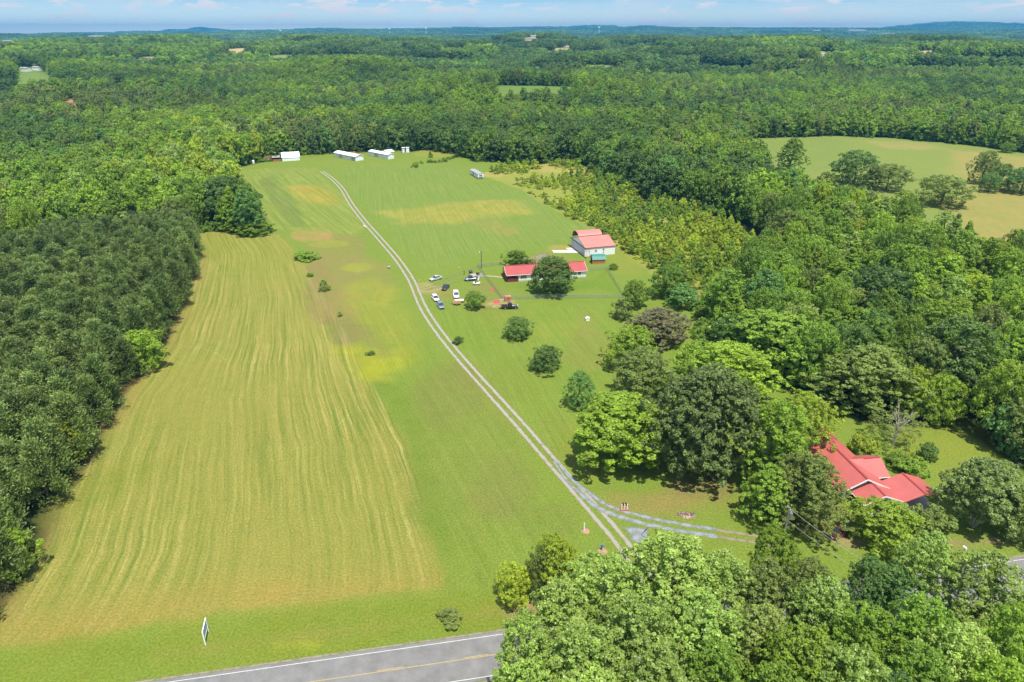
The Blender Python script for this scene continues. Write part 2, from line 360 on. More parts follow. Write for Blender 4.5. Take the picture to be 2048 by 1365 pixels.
def paint(poly, col, soft=2.0, amt=1.0, wob=0.0, ws=12.0):
    col = np.array(col, float); xs = [p[0] for p in poly]; ys = [p[1] for p in poly]; m = soft + wob + 1
    sel = np.where((Xf > min(xs) - m) & (Xf < max(xs) + m) & (Yf > min(ys) - m) & (Yf < max(ys) + m))[0]
    x, y = Xf[sel], Yf[sel]; d = polydist(x, y, poly); d = np.where(inpoly(x, y, poly), d, -d)
    if wob: d = d + wob * 2 * (fbm(x, y, ws, 4) - 0.5)
    w = ss(-soft / 2, soft / 2, d) * amt
    if amt < 1: w = w * np.clip(0.05 + 1.0 * fbm(x, y, 5.5, 31) + 0.9 * fbm(x * 1.6, y * .5, 2.2, 37), 0, 1.2)
    w = np.clip(w, 0, 1)
    colr[sel] = colr[sel] * (1 - w[:, None]) + col * w[:, None]; return sel, w
def blob(u, v, ru, rv, col, amt=1.0):
    """soft patch of differently coloured grass: an ellipse given in picture units, laid out on the ground"""
    paint(GP([(u + ru * math.cos(t), v + rv * math.sin(t)) for t in np.linspace(0, 6.28, 18)[:-1]]), col, soft=max(2.5, 0.12 * (rv + ru) * 0.3), amt=amt, wob=3.0, ws=9)
for poly, z, c, _ in FAR_FIELDS:
    for k in (80, 50, 25, 0): paint([(x * (1 - k / math.hypot(x, y)), y * (1 - k / math.hypot(x, y))) for x, y in poly], tuple(q * .85 for q in c), 14)
cover = GP([(-400, 1600), (-400, 1300), (0, 1240), (75, 1128)] + [(150, 990), (200, 895), (250, 795), (335, 692), (372, 600), (400, 520), (390, 468), (480, 462), (545, 468), (528, 430), (492, 360), (468, 338),
          (530, 324), (610, 310), (660, 304), (740, 299), (800, 298), (860, 299), (905, 302), (945, 318), (1020, 329), (1150, 325), (1195, 345), (1250, 375), (1310, 402), (1465, 440),
          (1462, 490), (1400, 540), (1345, 575), (1400, 595), (1440, 635), (1425, 692), (1470, 720), (1545, 762), (1660, 797), (1720, 845), (1880, 858), (1960, 882), (2060, 955), (2300, 1050), (2400, 1600)])
paint([(-600, -125), (600, -125), (600, 70), (-600, 70)], LAWN, 6)
paint(cover, LAWN, 2.0)
paint(PASTURE, (0.180, 0.232, 0.055), 3)
def pool(pts, col, soft, amt, wob=0, ws=12): return paint(GP(pts), col, soft, amt, wob, ws)
pool([(1510, 285), (1660, 273), (1700, 290), (1720, 335), (1600, 345), (1540, 335)], (0.16, 0.22, 0.05), 12, 0.8, 6)
pool([(1900, 300), (2100, 320), (2100, 480), (1900, 480)], (0.28, 0.245, 0.08), 14, 0.75, 8)
pool([(1730, 282), (1850, 286), (1900, 300), (1780, 300)], (0.28, 0.25, 0.09), 8, 0.6, 4)
pool([(960, 348), (1015, 332), (1150, 325), (1198, 345), (1305, 402), (1460, 441), (1530, 490), (1490, 565), (1420, 600), (1370, 575), (1300, 548), (1225, 494), (1178, 455), (1128, 433), (1078, 405), (1033, 378)], (0.235, 0.262, 0.055), 3, 0.99, 2)
pool([(950, 352), (1015, 331), (1150, 324), (1198, 345), (1180, 352), (1060, 343), (990, 355)], (0.32, 0.28, 0.09), 4, 0.7, 3)
# the hay field
HAYL = [(390, 462), (400, 510), (374, 600), (335, 690), (250, 795), (190, 900), (85, 1110), (0, 1238), (-60, 1300)]
HAYR = [(560, 470), (590, 500), (648, 590), (706, 700), (762, 800), (815, 890), (850, 1020), (882, 1130), (893, 1172), (893, 1172)]
hay = GP(HAYL + [(60, 1292), (450, 1225), (893, 1172)] + HAYR[::-1][2:] + [(480, 462)])
sel, w = paint(hay, (0.216, 0.220, 0.050), 1.6, 1.0, 0.8, 6)
lw = np.array(GP(HAYL)); rw = np.array(GP(HAYR)); o1 = np.argsort(lw[:, 1]); o2 = np.argsort(rw[:, 1])
xl = np.interp(Yf[sel], lw[o1, 1], lw[o1, 0]); xr = np.interp(Yf[sel], rw[o2, 1], rw[o2, 0])
bend = 4 * np.sin(np.clip((Yf[sel] - 90) / 190, 0, 1) * 5.2)
rows[sel, 0] = (Xf[sel] - 0.62 * xl - 0.38 * xr) * 60 / (xr - xl + 20) * 1.25 + bend * 0.5
rows[sel, 0] += 1.5 * (fbm(Xf[sel], Yf[sel] * .5, 16, 41) - .5) + .6 * (fbm(Xf[sel], Yf[sel], 5, 44) - .5)
rows[sel, 1] = Yf[sel]
rows[sel, 2] = w * (0.35 + 0.65 * ss(76, 90, Yf[sel])) * np.clip(0.1 + 1.5 * fbm(Xf[sel], Yf[sel], 26, 8), 0.2, 1.25)
# green margins, brown edge along the pines, headland
pool([(388, 470), (404, 520), (378, 605), (340, 695), (258, 795), (200, 905), (95, 1115), (20, 1235), (-60, 1300), (0, 1222), (60, 1120), (140, 985), (190, 890), (240, 790), (320, 690), (360, 600), (392, 520)], (0.245, 0.190, 0.068), 7, 0.75, 2)
pool([(130, 960), (260, 905), (330, 930), (230, 1010), (120, 1040)], (0.17, 0.20, 0.034), 9, 0.7, 4)
pool([(0, 1245), (450, 1180), (890, 1140), (893, 1175), (450, 1225), (60, 1290)], (0.26, 0.215, 0.055), 8, 0.75, 4)
pool([(420, 470), (500, 470), (560, 480), (600, 540), (540, 580), (450, 540), (405, 500)], (0.20, 0.225, 0.04), 12, 0.6, 6)
# strip between hay field and track: dull green with brown wash, yellow tufts, bright patches
for a in ((930, 900, 120, 190, (0.172, 0.185, 0.045), .5), (1010, 980, 70, 60, (0.16, 0.155, 0.052), .5), (900, 800, 70, 70, (0.15, 0.165, 0.045), .6), (1100, 1040, 60, 40, (0.15, 0.18, 0.04), .6),
          (870, 1000, 50, 60, (0.14, 0.185, 0.036), .6), (960, 1120, 60, 60, (0.155, 0.20, 0.036), .6),
          (675, 520, 62, 60, (0.205, 0.19, 0.065), .7), (700, 560, 90, 46, (0.20, 0.20, 0.06), .7), (640, 585, 30, 60, (0.21, 0.17, 0.07), .6), (695, 650, 40, 40, (0.185, 0.16, 0.065), .55), (625, 470, 45, 14, (0.33, 0.22, 0.09), .6),
          (660, 488, 34, 7, (0.23, 0.25, 0.045), .7), (712, 537, 32, 11, (0.24, 0.26, 0.045), .7), (690, 610, 40, 30, (0.23, 0.19, 0.07), .6)):
    blob(*a)
pool([(695, 572), (745, 560), (775, 575), (800, 620), (822, 660), (828, 690), (808, 700), (760, 690), (735, 650), (700, 600)], (0.235, 0.25, 0.040), 9, 0.8, 4)
pool([(690, 700), (720, 690), (770, 700), (830, 690), (830, 712), (800, 745), (770, 735), (780, 765), (740, 760), (706, 735)], (0.255, 0.265, 0.028), 7, 0.8, 4)
pool([(700, 650), (735, 655), (775, 700), (770, 715), (735, 690)], (0.22, 0.165, 0.07), 6, 0.55, 3)
blob(775, 733, 26, 12, (0.29, 0.30, 0.025), .7); blob(748, 745, 26, 14, (0.27, 0.28, 0.025), .6)
pool([(745, 760), (800, 770), (850, 860), (880, 1000), (905, 1130), (905, 1185), (893, 1175), (882, 1130), (850, 1020), (815, 890), (762, 800)], (0.125, 0.185, 0.026), 5, 0.75, 2)
# upper meadows
RUN = GP([(470, 342), (560, 335), (630, 336), (700, 405), (735, 455), (705, 470), (600, 462), (545, 462), (512, 405)])
sel, w = paint(RUN, (0.185, 0.235, 0.048), 5, 0.9, 2)
def lay_rows(sel, w, p0, p1, k, s):
    k_ = w > 0.02; sel = sel[k_]; w = w[k_]
    a = np.array(G(*p0)); b = np.array(G(*p1)); d = (b - a) / np.hypot(*(b - a)); n = np.array([d[1], -d[0]])
    rows[sel, 0] = (Xf[sel] * n[0] + Yf[sel] * n[1]) * k; rows[sel, 1] = Xf[sel] * d[0] + Yf[sel] * d[1] + 500
    rows[sel, 2] = w * s
lay_rows(sel, w, (590, 460), (478, 342), 0.75, 0.75)
MEAD = GP([(700, 330), (900, 318), (948, 360), (1040, 378), (1080, 405), (1178, 455), (1150, 490), (1000, 500), (900, 530), (850, 540), (800, 490), (745, 430), (710, 390), (670, 345)])
sel, w = paint(MEAD, (0.158, 0.225, 0.046), 6, 0.9, 3)
lay_rows(sel, w, (860, 480), (800, 330), 1.1, 0.45)
pool([(570, 372), (640, 372), (672, 400), (660, 412), (615, 405)], (0.30, 0.25, 0.045), 9, 0.7, 4)
pool([(760, 425), (900, 408), (1030, 400), (1060, 425), (960, 440), (880, 448), (800, 445)], (0.27, 0.26, 0.055), 11, 0.75, 6)
pool([(930, 440), (1000, 440), (1050, 465), (1010, 472), (960, 455)], (0.26, 0.225, 0.07), 8, 0.6, 4)
pool([(480, 338), (600, 318), (900, 312), (900, 330), (640, 334)], (0.165, 0.225, 0.036), 6, 0.7, 3)
pool([(512, 362), (545, 352), (598, 420), (610, 455), (580, 455)], (0.13, 0.175, 0.045), 4, 0.6, 1)
for a in ((868, 308, 40, 8, (0.26, 0.25, 0.05), .6), (1130, 497, 35, 8, (0.30, 0.25, 0.07), .7), (1085, 520, 45, 8, (0.23, 0.20, 0.08), .7), (1255, 520, 40, 30, (0.20, 0.225, 0.04), .6), (700, 306, 30, 5, (0.33, 0.24, 0.1), .7),
          (1120, 660, 55, 22, (0.20, 0.235, 0.036), .6), (1170, 650, 20, 30, (0.20, 0.19, 0.06), .5), (1180, 700, 60, 40, (0.20, 0.19, 0.055), .6), (1000, 640, 60, 30, (0.16, 0.205, 0.034), .5), (1030, 760, 60, 50, (0.15, 0.19, 0.034), .5),
          (1330, 1005, 120, 24, (0.22, 0.19, 0.062), .75), (1400, 975, 60, 26, (0.20, 0.16, 0.07), .7), (1115, 880, 40, 60, (0.17, 0.19, 0.04), .5), (880, 590, 22, 14, (0.20, 0.20, 0.06), .6), (855, 575, 20, 12, (0.30, 0.26, 0.12), .75),
          (975, 590, 40, 30, (0.19, 0.185, 0.06), .5), (1020, 640, 60, 20, (0.19, 0.21, 0.04), .5), (1000, 608, 26, 6, (0.34, 0.27, 0.11), .7), (1660, 1045, 60, 40, (0.20, 0.18, 0.07), .6), (1900, 900, 120, 60, (0.185, 0.225, 0.034), .6), (1180, 880, 60, 80, (0.18, 0.22, 0.034), .5),
          (1075, 1215, 42, 12, (0.30, 0.20, 0.12), .8), (1040, 1222, 40, 10, (0.30, 0.20, 0.13), .8), (1700, 1085, 50, 12, (0.30, 0.23, 0.13), .7), (408, 1296, 16, 5, (0.33, 0.25, 0.12), .8), (1950, 1085, 70, 14, (0.24, 0.18, 0.11), .7)):
    blob(*a)
pool([(1010, 570), (1080, 590), (1190, 575), (1235, 590), (1210, 545), (1180, 560), (1100, 566)], (0.120, 0.205, 0.026), 5, 0.8, 2)
LWN = GP([(840, 600), (1000, 626), (1240, 606), (1205, 760), (1115, 905), (1060, 862), (930, 730)])
sel, w = paint(LWN, (0.150, 0.222, 0.034), 6, 0.35, 2); lay_rows(sel, np.minimum(w * 3, 1), (1060, 850), (930, 600), 0.9, 0.34)
sel, w = paint(GP([(700, 600), (830, 640), (935, 760), (1100, 980), (1180, 1090), (960, 1180), (900, 1130), (850, 900)]), (0.150, 0.212, 0.034), 6, 0.30, 2); lay_rows(sel, np.minimum(w * 3, 1), (1100, 1050), (760, 560), 0.8, 0.30)
# verge beside the road
pool([(-200, 1345), (300, 1262), (800, 1195), (1000, 1180), (1010, 1262), (600, 1322), (280, 1365), (-200, 1450)], (0.152, 0.200, 0.026), 5, 0.8, 3)
pool([(300, 1300), (700, 1258), (1000, 1215), (1000, 1225), (700, 1270), (300, 1318)], (0.19, 0.20, 0.045), 3, 0.6, 2)
blob(590, 1290, 45, 5, (0.27, 0.30, 0.03), .6)
# far away the ground under the wood
idx = np.arange(nx * ny).reshape(ny, nx)
F4 = np.stack([idx[:-1, :-1], idx[:-1, 1:], idx[1:, 1:], idx[1:, :-1]], -1).reshape(-1, 4)
def ground_material():
    m = bpy.data.materials.new('ground_turf'); m.use_nodes = True; nt = m.node_tree; N = nt.nodes; L = nt.links; b = N['Principled BSDF']
    b.inputs['Roughness'].default_value = 0.95; b.inputs['Specular IOR Level'].default_value = 0.1
    col = N.new('ShaderNodeAttribute'); col.attribute_name = 'turf'; rw_ = N.new('ShaderNodeAttribute'); rw_.attribute_name = 'rows'
    tc = N.new('ShaderNodeTexCoord')
    def noise(scale, vec, det=4, rough=0.6):
        n = N.new('ShaderNodeTexNoise'); n.inputs['Scale'].default_value = scale; n.inputs['Detail'].default_value = det; n.inputs['Roughness'].default_value = rough
        L.new(vec, n.inputs['Vector']); return n.outputs[0]
    def rng_(x, a, b_, c, d):
        r = N.new('ShaderNodeMapRange'); r.inputs[1].default_value = a; r.inputs[2].default_value = b_; r.inputs[3].default_value = c; r.inputs[4].default_value = d; L.new(x, r.inputs[0]); return r.outputs[0]
    def mixc(f, a, c, mode='MIX'):
        x = N.new('ShaderNodeMix'); x.data_type = 'RGBA'; x.blend_type = mode
        for i, s in ((0, f), (6, a), (7, c)):
            if isinstance(s, (int, float)): x.inputs[i].default_value = s
            elif isinstance(s, tuple): x.inputs[i].default_value = (*s, 1)
            else: L.new(s, x.inputs[i])
        return x.outputs[2]
    def mth(op, a, c):
        x = N.new('ShaderNodeMath'); x.operation = op
        for i, s in ((0, a), (1, c)):
            if isinstance(s, (int, float)): x.inputs[i].default_value = s
            else: L.new(s, x.inputs[i])
        return x.outputs[0]
    P = tc.outputs['Object']; c = col.outputs['Color']
    # broad drift between greener and drier grass, then tufts
    big = noise(0.045, P, 5); mid = noise(0.35, P, 5, 0.7); fine = noise(2.6, P, 4, 0.75)
    c = mixc(rng_(big, 0.35, 0.65, 0.0, 0.28), c, mixc(1.0, c, (1.28, 1.02, 1.25), 'MULTIPLY'))
    c = mixc(rng_(mid, 0.52, 0.72, 0.0, 0.40), c, mixc(1.0, c, (1.30, 1.12, 1.30), 'MULTIPLY'))
    c = mixc(rng_(mid, 0.46, 0.28, 0.0, 0.40), c, mixc(1.0, c, (0.62, 0.78, 0.65), 'MULTIPLY'))
    c = mixc(1.0, c, rng_(fine, 0.28, 0.72, 0.62, 1.38), 'MULTIPLY')
    # mown rows
    sp = N.new('ShaderNodeSeparateXYZ'); L.new(rw_.outputs['Vector'], sp.inputs[0])
    def rowvec(a, bb):
        cb = N.new('ShaderNodeCombineXYZ'); L.new(mth('MULTIPLY', sp.outputs[0], a), cb.inputs[0]); L.new(mth('MULTIPLY', sp.outputs[1], bb), cb.inputs[1]); return cb.outputs[0]
    r1 = noise(1.0, rowvec(1.08, 0.020), 5, 0.74); r2 = noise(1.0, rowvec(2.6, 0.045), 3, 0.6)
    st = mth('MULTIPLY', mth('MULTIPLY', rng_(r1, 0.50, 0.62, 0.0, 1.0), rng_(r2, 0.38, 0.62, 0.25, 1.0)), sp.outputs[2])
    st = mth('MULTIPLY', st, rng_(noise(0.8, P, 3), 0.3, 0.6, 0.5, 1.0))
    c = mixc(st, c, mixc(1.0, c, (1.58, 1.46, 2.1), 'MULTIPLY'))
    dv = N.new('ShaderNodeVectorMath'); dv.operation = 'DISTANCE'; L.new(P, dv.inputs[0]); dv.inputs[1].default_value = (-95, 150, 0)
    cb2 = N.new('ShaderNodeCombineXYZ'); L.new(mth('MULTIPLY', dv.outputs['Value'], 0.8), cb2.inputs[0])
    arc = mth('MULTIPLY', mth('MULTIPLY', rng_(noise(1.0, cb2.outputs[0], 2), 0.56, 0.64, 0.0, 0.6), rng_(noise(0.05, P, 3), 0.50, 0.60, 0.0, 1.0)), sp.outputs[2])
    c = mixc(arc, c, mixc(1.0, c, (1.30, 1.25, 1.5), 'MULTIPLY'))
    gr = mth('MULTIPLY', rng_(r1, 0.50, 0.38, 0.0, 1.0), sp.outputs[2])
    c = mixc(gr, c, mixc(1.0, c, (0.60, 0.80, 0.62), 'MULTIPLY'))
    L.new(c, b.inputs['Base Color'])
    bp = N.new('ShaderNodeBump'); bp.inputs['Strength'].default_value = 0.5; bp.inputs['Distance'].default_value = 0.25
    L.new(mth('ADD', mid, fine), bp.inputs['Height']); L.new(bp.outputs[0], b.inputs['Normal'])
    return m
GM = ground_material()
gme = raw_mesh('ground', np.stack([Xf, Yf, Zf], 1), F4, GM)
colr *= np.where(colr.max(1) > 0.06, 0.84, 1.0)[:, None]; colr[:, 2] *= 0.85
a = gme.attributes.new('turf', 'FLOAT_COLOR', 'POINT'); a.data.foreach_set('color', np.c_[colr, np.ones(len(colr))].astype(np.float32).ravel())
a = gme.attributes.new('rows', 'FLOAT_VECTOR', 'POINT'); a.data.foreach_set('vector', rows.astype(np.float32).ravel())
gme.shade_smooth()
ground = bpy.data.objects.new('ground', gme); COL.objects.link(ground); tag(ground, kind='structure')
ground['label'] = 'grassy rolling ground with mown hay field, lawns and pasture'

# ------------------------------------------------------------------ ribbons: road, track, drive
def resample(pts, step):
    pts = [Vector((p[0], p[1])) for p in pts]
    # Catmull-Rom
    out = []
    for i in range(len(pts) - 1):
        p0 = pts[max(i - 1, 0)]; p1 = pts[i]; p2 = pts[i + 1]; p3 = pts[min(i + 2, len(pts) - 1)]
        n = max(2, int((p2 - p1).length / step))
        for k in range(n):
            t = k / n
            out.append(0.5 * ((2 * p1) + (p2 - p0) * t + (2 * p0 - 5 * p1 + 4 * p2 - p3) * t * t + (3 * p1 - p0 - 3 * p2 + p3) * t ** 3))
    out.append(pts[-1]); return out
def ribbon(name, line, off, width, z, m, parent=None, kind=None):
    soft = m is not None and m.get('worn')
    vs, fs, ed = [], [], []
    n = len(line)
    for i, p in enumerate(line):
        d = (line[min(i + 1, n - 1)] - line[max(i - 1, 0)]).normalized(); q = Vector((d.y, -d.x))
        wd_ = width if np.isscalar(width) else float(np.interp(i / (n - 1), np.linspace(0, 1, len(width)), width)); of_ = off if np.isscalar(off) else float(np.interp(i / (n - 1), np.linspace(0, 1, len(off)), off))
        for k, e in ((-1.5 if soft else -1, 0.0), (-0.5, 1.0), (0.5, 1.0), (1.5 if soft else 1, 0.0)):
            c = p + q * (of_ + k * wd_ / 2); vs.append((c.x, c.y, z)); ed.append(e)
    for i in range(n - 1):
        for k in range(3): fs.append((i * 4 + k, i * 4 + k + 1, i * 4 + k + 5, i * 4 + k + 4))
    me = bpy.data.meshes.new(name); me.from_pydata(vs, [], fs)
    a = me.attributes.new('edge', 'FLOAT', 'POINT'); a.data.foreach_set('value', ed)
    if m: me.materials.append(m)
    o = bpy.data.objects.new(name, me); COL.objects.link(o)
    if parent: o.parent = parent
    if kind: o['kind'] = kind
    return o
def worn_material(name, ca, cb, lo, hi):
    """loose gravel that thins out into the grass towards its edges"""
    m = bpy.data.materials.new(name); m.use_nodes = True; nt = m.node_tree; N = nt.nodes; L = nt.links; b = N['Principled BSDF']; out = N['Material Output']
    b.inputs['Roughness'].default_value = 0.95; b.inputs['Specular IOR Level'].default_value = 0.15
    tc = N.new('ShaderNodeTexCoord'); n1 = N.new('ShaderNodeTexNoise'); n1.inputs['Scale'].default_value = 3.5; n1.inputs['Detail'].default_value = 6; n1.inputs['Roughness'].default_value = 0.75
    n2 = N.new('ShaderNodeTexNoise'); n2.inputs['Scale'].default_value = 0.85; n2.inputs['Detail'].default_value = 5
    L.new(tc.outputs['Object'], n1.inputs['Vector']); L.new(tc.outputs['Object'], n2.inputs['Vector'])
    mx = N.new('ShaderNodeMix'); mx.data_type = 'RGBA'; mx.inputs[6].default_value = (*ca, 1); mx.inputs[7].default_value = (*cb, 1); L.new(n1.outputs[0], mx.inputs[0]); L.new(mx.outputs[2], b.inputs['Base Color'])
    at = N.new('ShaderNodeAttribute'); at.attribute_name = 'edge'
    m['worn'] = 1
    def madd(a, k, c):
        q = N.new('ShaderNodeMath'); q.operation = 'MULTIPLY_ADD'; q.inputs[1].default_value = k; L.new(a, q.inputs[0])
        if isinstance(c, float): q.inputs[2].default_value = c
        else: L.new(c, q.inputs[2])
        return q
    ad2 = madd(at.outputs['Fac'], 0.95, madd(n2.outputs[0], 1.3, madd(n1.outputs[0], 0.7, -0.4).outputs[0]).outputs[0])
    r = N.new('ShaderNodeMapRange'); r.inputs[1].default_value = lo; r.inputs[2].default_value = hi; L.new(ad2.outputs[0], r.inputs[0])
    tr = N.new('ShaderNodeBsdfTransparent'); ms = N.new('ShaderNodeMixShader'); L.new(r.outputs[0], ms.inputs[0]); L.new(tr.outputs[0], ms.inputs[1]); L.new(b.outputs[0], ms.inputs[2]); L.new(ms.outputs[0], out.inputs['Surface'])
    return m
GRAVEL = worn_material('track_gravel', (0.22, 0.20, 0.155), (0.35, 0.32, 0.26), 0.95, 1.45)
BLUEGRAVEL = worn_material('blue_grey_gravel', (0.165, 0.18, 0.19), (0.30, 0.32, 0.335), 1.05, 1.65)
TANRUT = worn_material('sandy_rut', (0.20, 0.165, 0.11), (0.27, 0.225, 0.15), 1.05, 1.55)
FAINT = worn_material('faint_rut', (0.15, 0.155, 0.08), (0.21, 0.20, 0.12), 1.25, 1.75)
TRACK = [(643, 343), (662, 356), (684, 378), (702, 408), (728, 442), (764, 483), (797, 522), (822, 560), (835, 590), (850, 622), (884, 672), (935, 733), (990, 794), (1042, 852), (1092, 910), (1130, 953), (1166, 994), (1202, 1036), (1236, 1076), (1262, 1112), (1300, 1165)]
line = resample(GP(TRACK), 1.5)
trk = ribbon('gravel_track', line, -1.0, 0.95, 0.012, GRAVEL, kind='structure'); trk['label'] = 'two-rut gravel track'
ribbon('rut', line, 1.0, 0.95, 0.012, GRAVEL, parent=trk)
bl = resample(GP([(1110, 920), (1140, 958), (1172, 988), (1207, 1014), (1262, 1034), (1330, 1050), (1390, 1060), (1434, 1067)]), 1.2)
drv = ribbon('gravel_driveway', bl, [-0.1, -0.2, -0.75, -0.95, -0.95, -0.95, -0.95], [0.4, 0.8, 1.1, 1.15, 1.15, 1.15, 1.2], 0.016, BLUEGRAVEL, kind='structure'); drv['label'] = 'blue grey gravel drive forking off the track'
ribbon('gravel_band', bl, [0.4, 0.8, 0.9, 0.95, 0.95, 0.95, 0.95], [0.4, 0.7, 1.2, 1.4, 1.35, 1.25, 1.35], 0.0165, BLUEGRAVEL, parent=drv)
sl = resample(GP([(1425, 1066), (1480, 1074), (1530, 1082), (1565, 1089)]), 1.5)
for k in (-0.9, 0.9): ribbon('rut', sl, k, 0.9, 0.013, TANRUT, parent=drv)
sp_ = resample(GP([(842, 580), (866, 574), (890, 562), (915, 549), (940, 540), (962, 534)]), 1.5)
spur = ribbon('worn_spur_track', sp_, -0.9, 0.7, 0.010, FAINT, kind='structure'); ribbon('rut', sp_, 0.9, 0.7, 0.010, FAINT, parent=spur)
sp2 = resample(GP([(858, 580), (890, 572), (925, 560), (955, 553)]), 1.5)
ribbon('rut', sp2, 0.0, 0.8, 0.011, FAINT, parent=spur)
# loose gravel patch by the fork
def patch(name, pts, m, z, kind='structure', wob=0.35, seed=1, label=None):
    w = [Vector(p) for p in GP(pts)]; r_ = random.Random(seed); P = []
    for i in range(len(w)):
        a_, b_ = w[i], w[(i + 1) % len(w)]
        for k in range(5): P.append(a_.lerp(b_, k / 5) + Vector((r_.uniform(-wob, wob), r_.uniform(-wob, wob))))
    c = sum(P, Vector((0, 0))) / len(P); n = len(P); vs = [(c.x, c.y, z)]; ed = [1.0]
    for s_, e in ((0.62, 1.0), (1.18, 0.0)):
        for p in P: q = c.lerp(p, s_); vs.append((q.x, q.y, z)); ed.append(e)
    fs = [(0, 1 + i, 1 + (i + 1) % n) for i in range(n)] + [(1 + i, 1 + n + i, 1 + n + (i + 1) % n, 1 + (i + 1) % n) for i in range(n)]
    me = bpy.data.meshes.new(name); me.from_pydata(vs, [], fs); me.materials.append(m)
    a = me.attributes.new('edge', 'FLOAT', 'POINT'); a.data.foreach_set('value', ed)
    o = bpy.data.objects.new(name, me); COL.objects.link(o); o['kind'] = kind
    if label: o['label'] = label
    return o
patch('gravel_patch', [(1242, 1052), (1275, 1050), (1298, 1056), (1304, 1072), (1306, 1086), (1282, 1096), (1262, 1084)], BLUEGRAVEL, 0.014)
patch('bare_soil_patch', [(1346, 1025), (1375, 1022), (1396, 1034), (1380, 1040), (1358, 1034)], worn_material('bare_soil_scatter', (0.19, 0.13, 0.09), (0.28, 0.20, 0.145), 0.9, 1.3), 0.012)
# road
def asphalt():
    m = mat('asphalt', (0.172, 0.168, 0.160), 0.85, spec=0.25, noise=0.20, nscale=0.45); return m
ASPH = asphalt(); LINEW = mat('white_road_paint', (0.50, 0.50, 0.48), 0.7, noise=0.25, nscale=3); LINEY = mat('yellow_road_paint', (0.36, 0.27, 0.11), 0.7, noise=0.25, nscale=3)
ra = Vector(G(984, 1272)); rb = Vector(G(330, 1366)); rd = (ra - rb).normalized(); rn = Vector((rd.y, -rd.x))
RW = 6.7
mid0 = ra + rn * (RW / 2)
rl = [mid0 + rd * t for t in np.linspace(-170, 330, 60)]
road = ribbon('road', rl, 0, RW + 1.0, 0.02, ASPH, kind='structure'); road['label'] = 'two-lane asphalt country road'
ribbon('edge_line', rl, -RW / 2, 0.10, 0.026, LINEW, parent=road); ribbon('edge_line', rl, RW / 2, 0.10, 0.026, LINEW, parent=road)
SHO = worn_material('road_shoulder', (0.19, 0.16, 0.11), (0.28, 0.25, 0.19), 1.0, 1.6)
for k in (-1, 1): ribbon('shoulder', rl, k * (RW / 2 + .75), 0.45, 0.012, SHO, parent=road)
c0 = (ra - mid0).dot(rd)
def along(t0, t1): return [mid0 + rd * t for t in np.linspace(t0, t1, max(2, int(abs(t1 - t0) / 3)))]
ribbon('centre_line', along(-30, 60), 0.0, 0.13, 0.026, LINEY, parent=road)
for k in range(10):
    t = -16.5 + k * 12; ribbon('centre_dash', along(t, t + 3.6), -0.22, 0.12, 0.026, LINEY, parent=road)

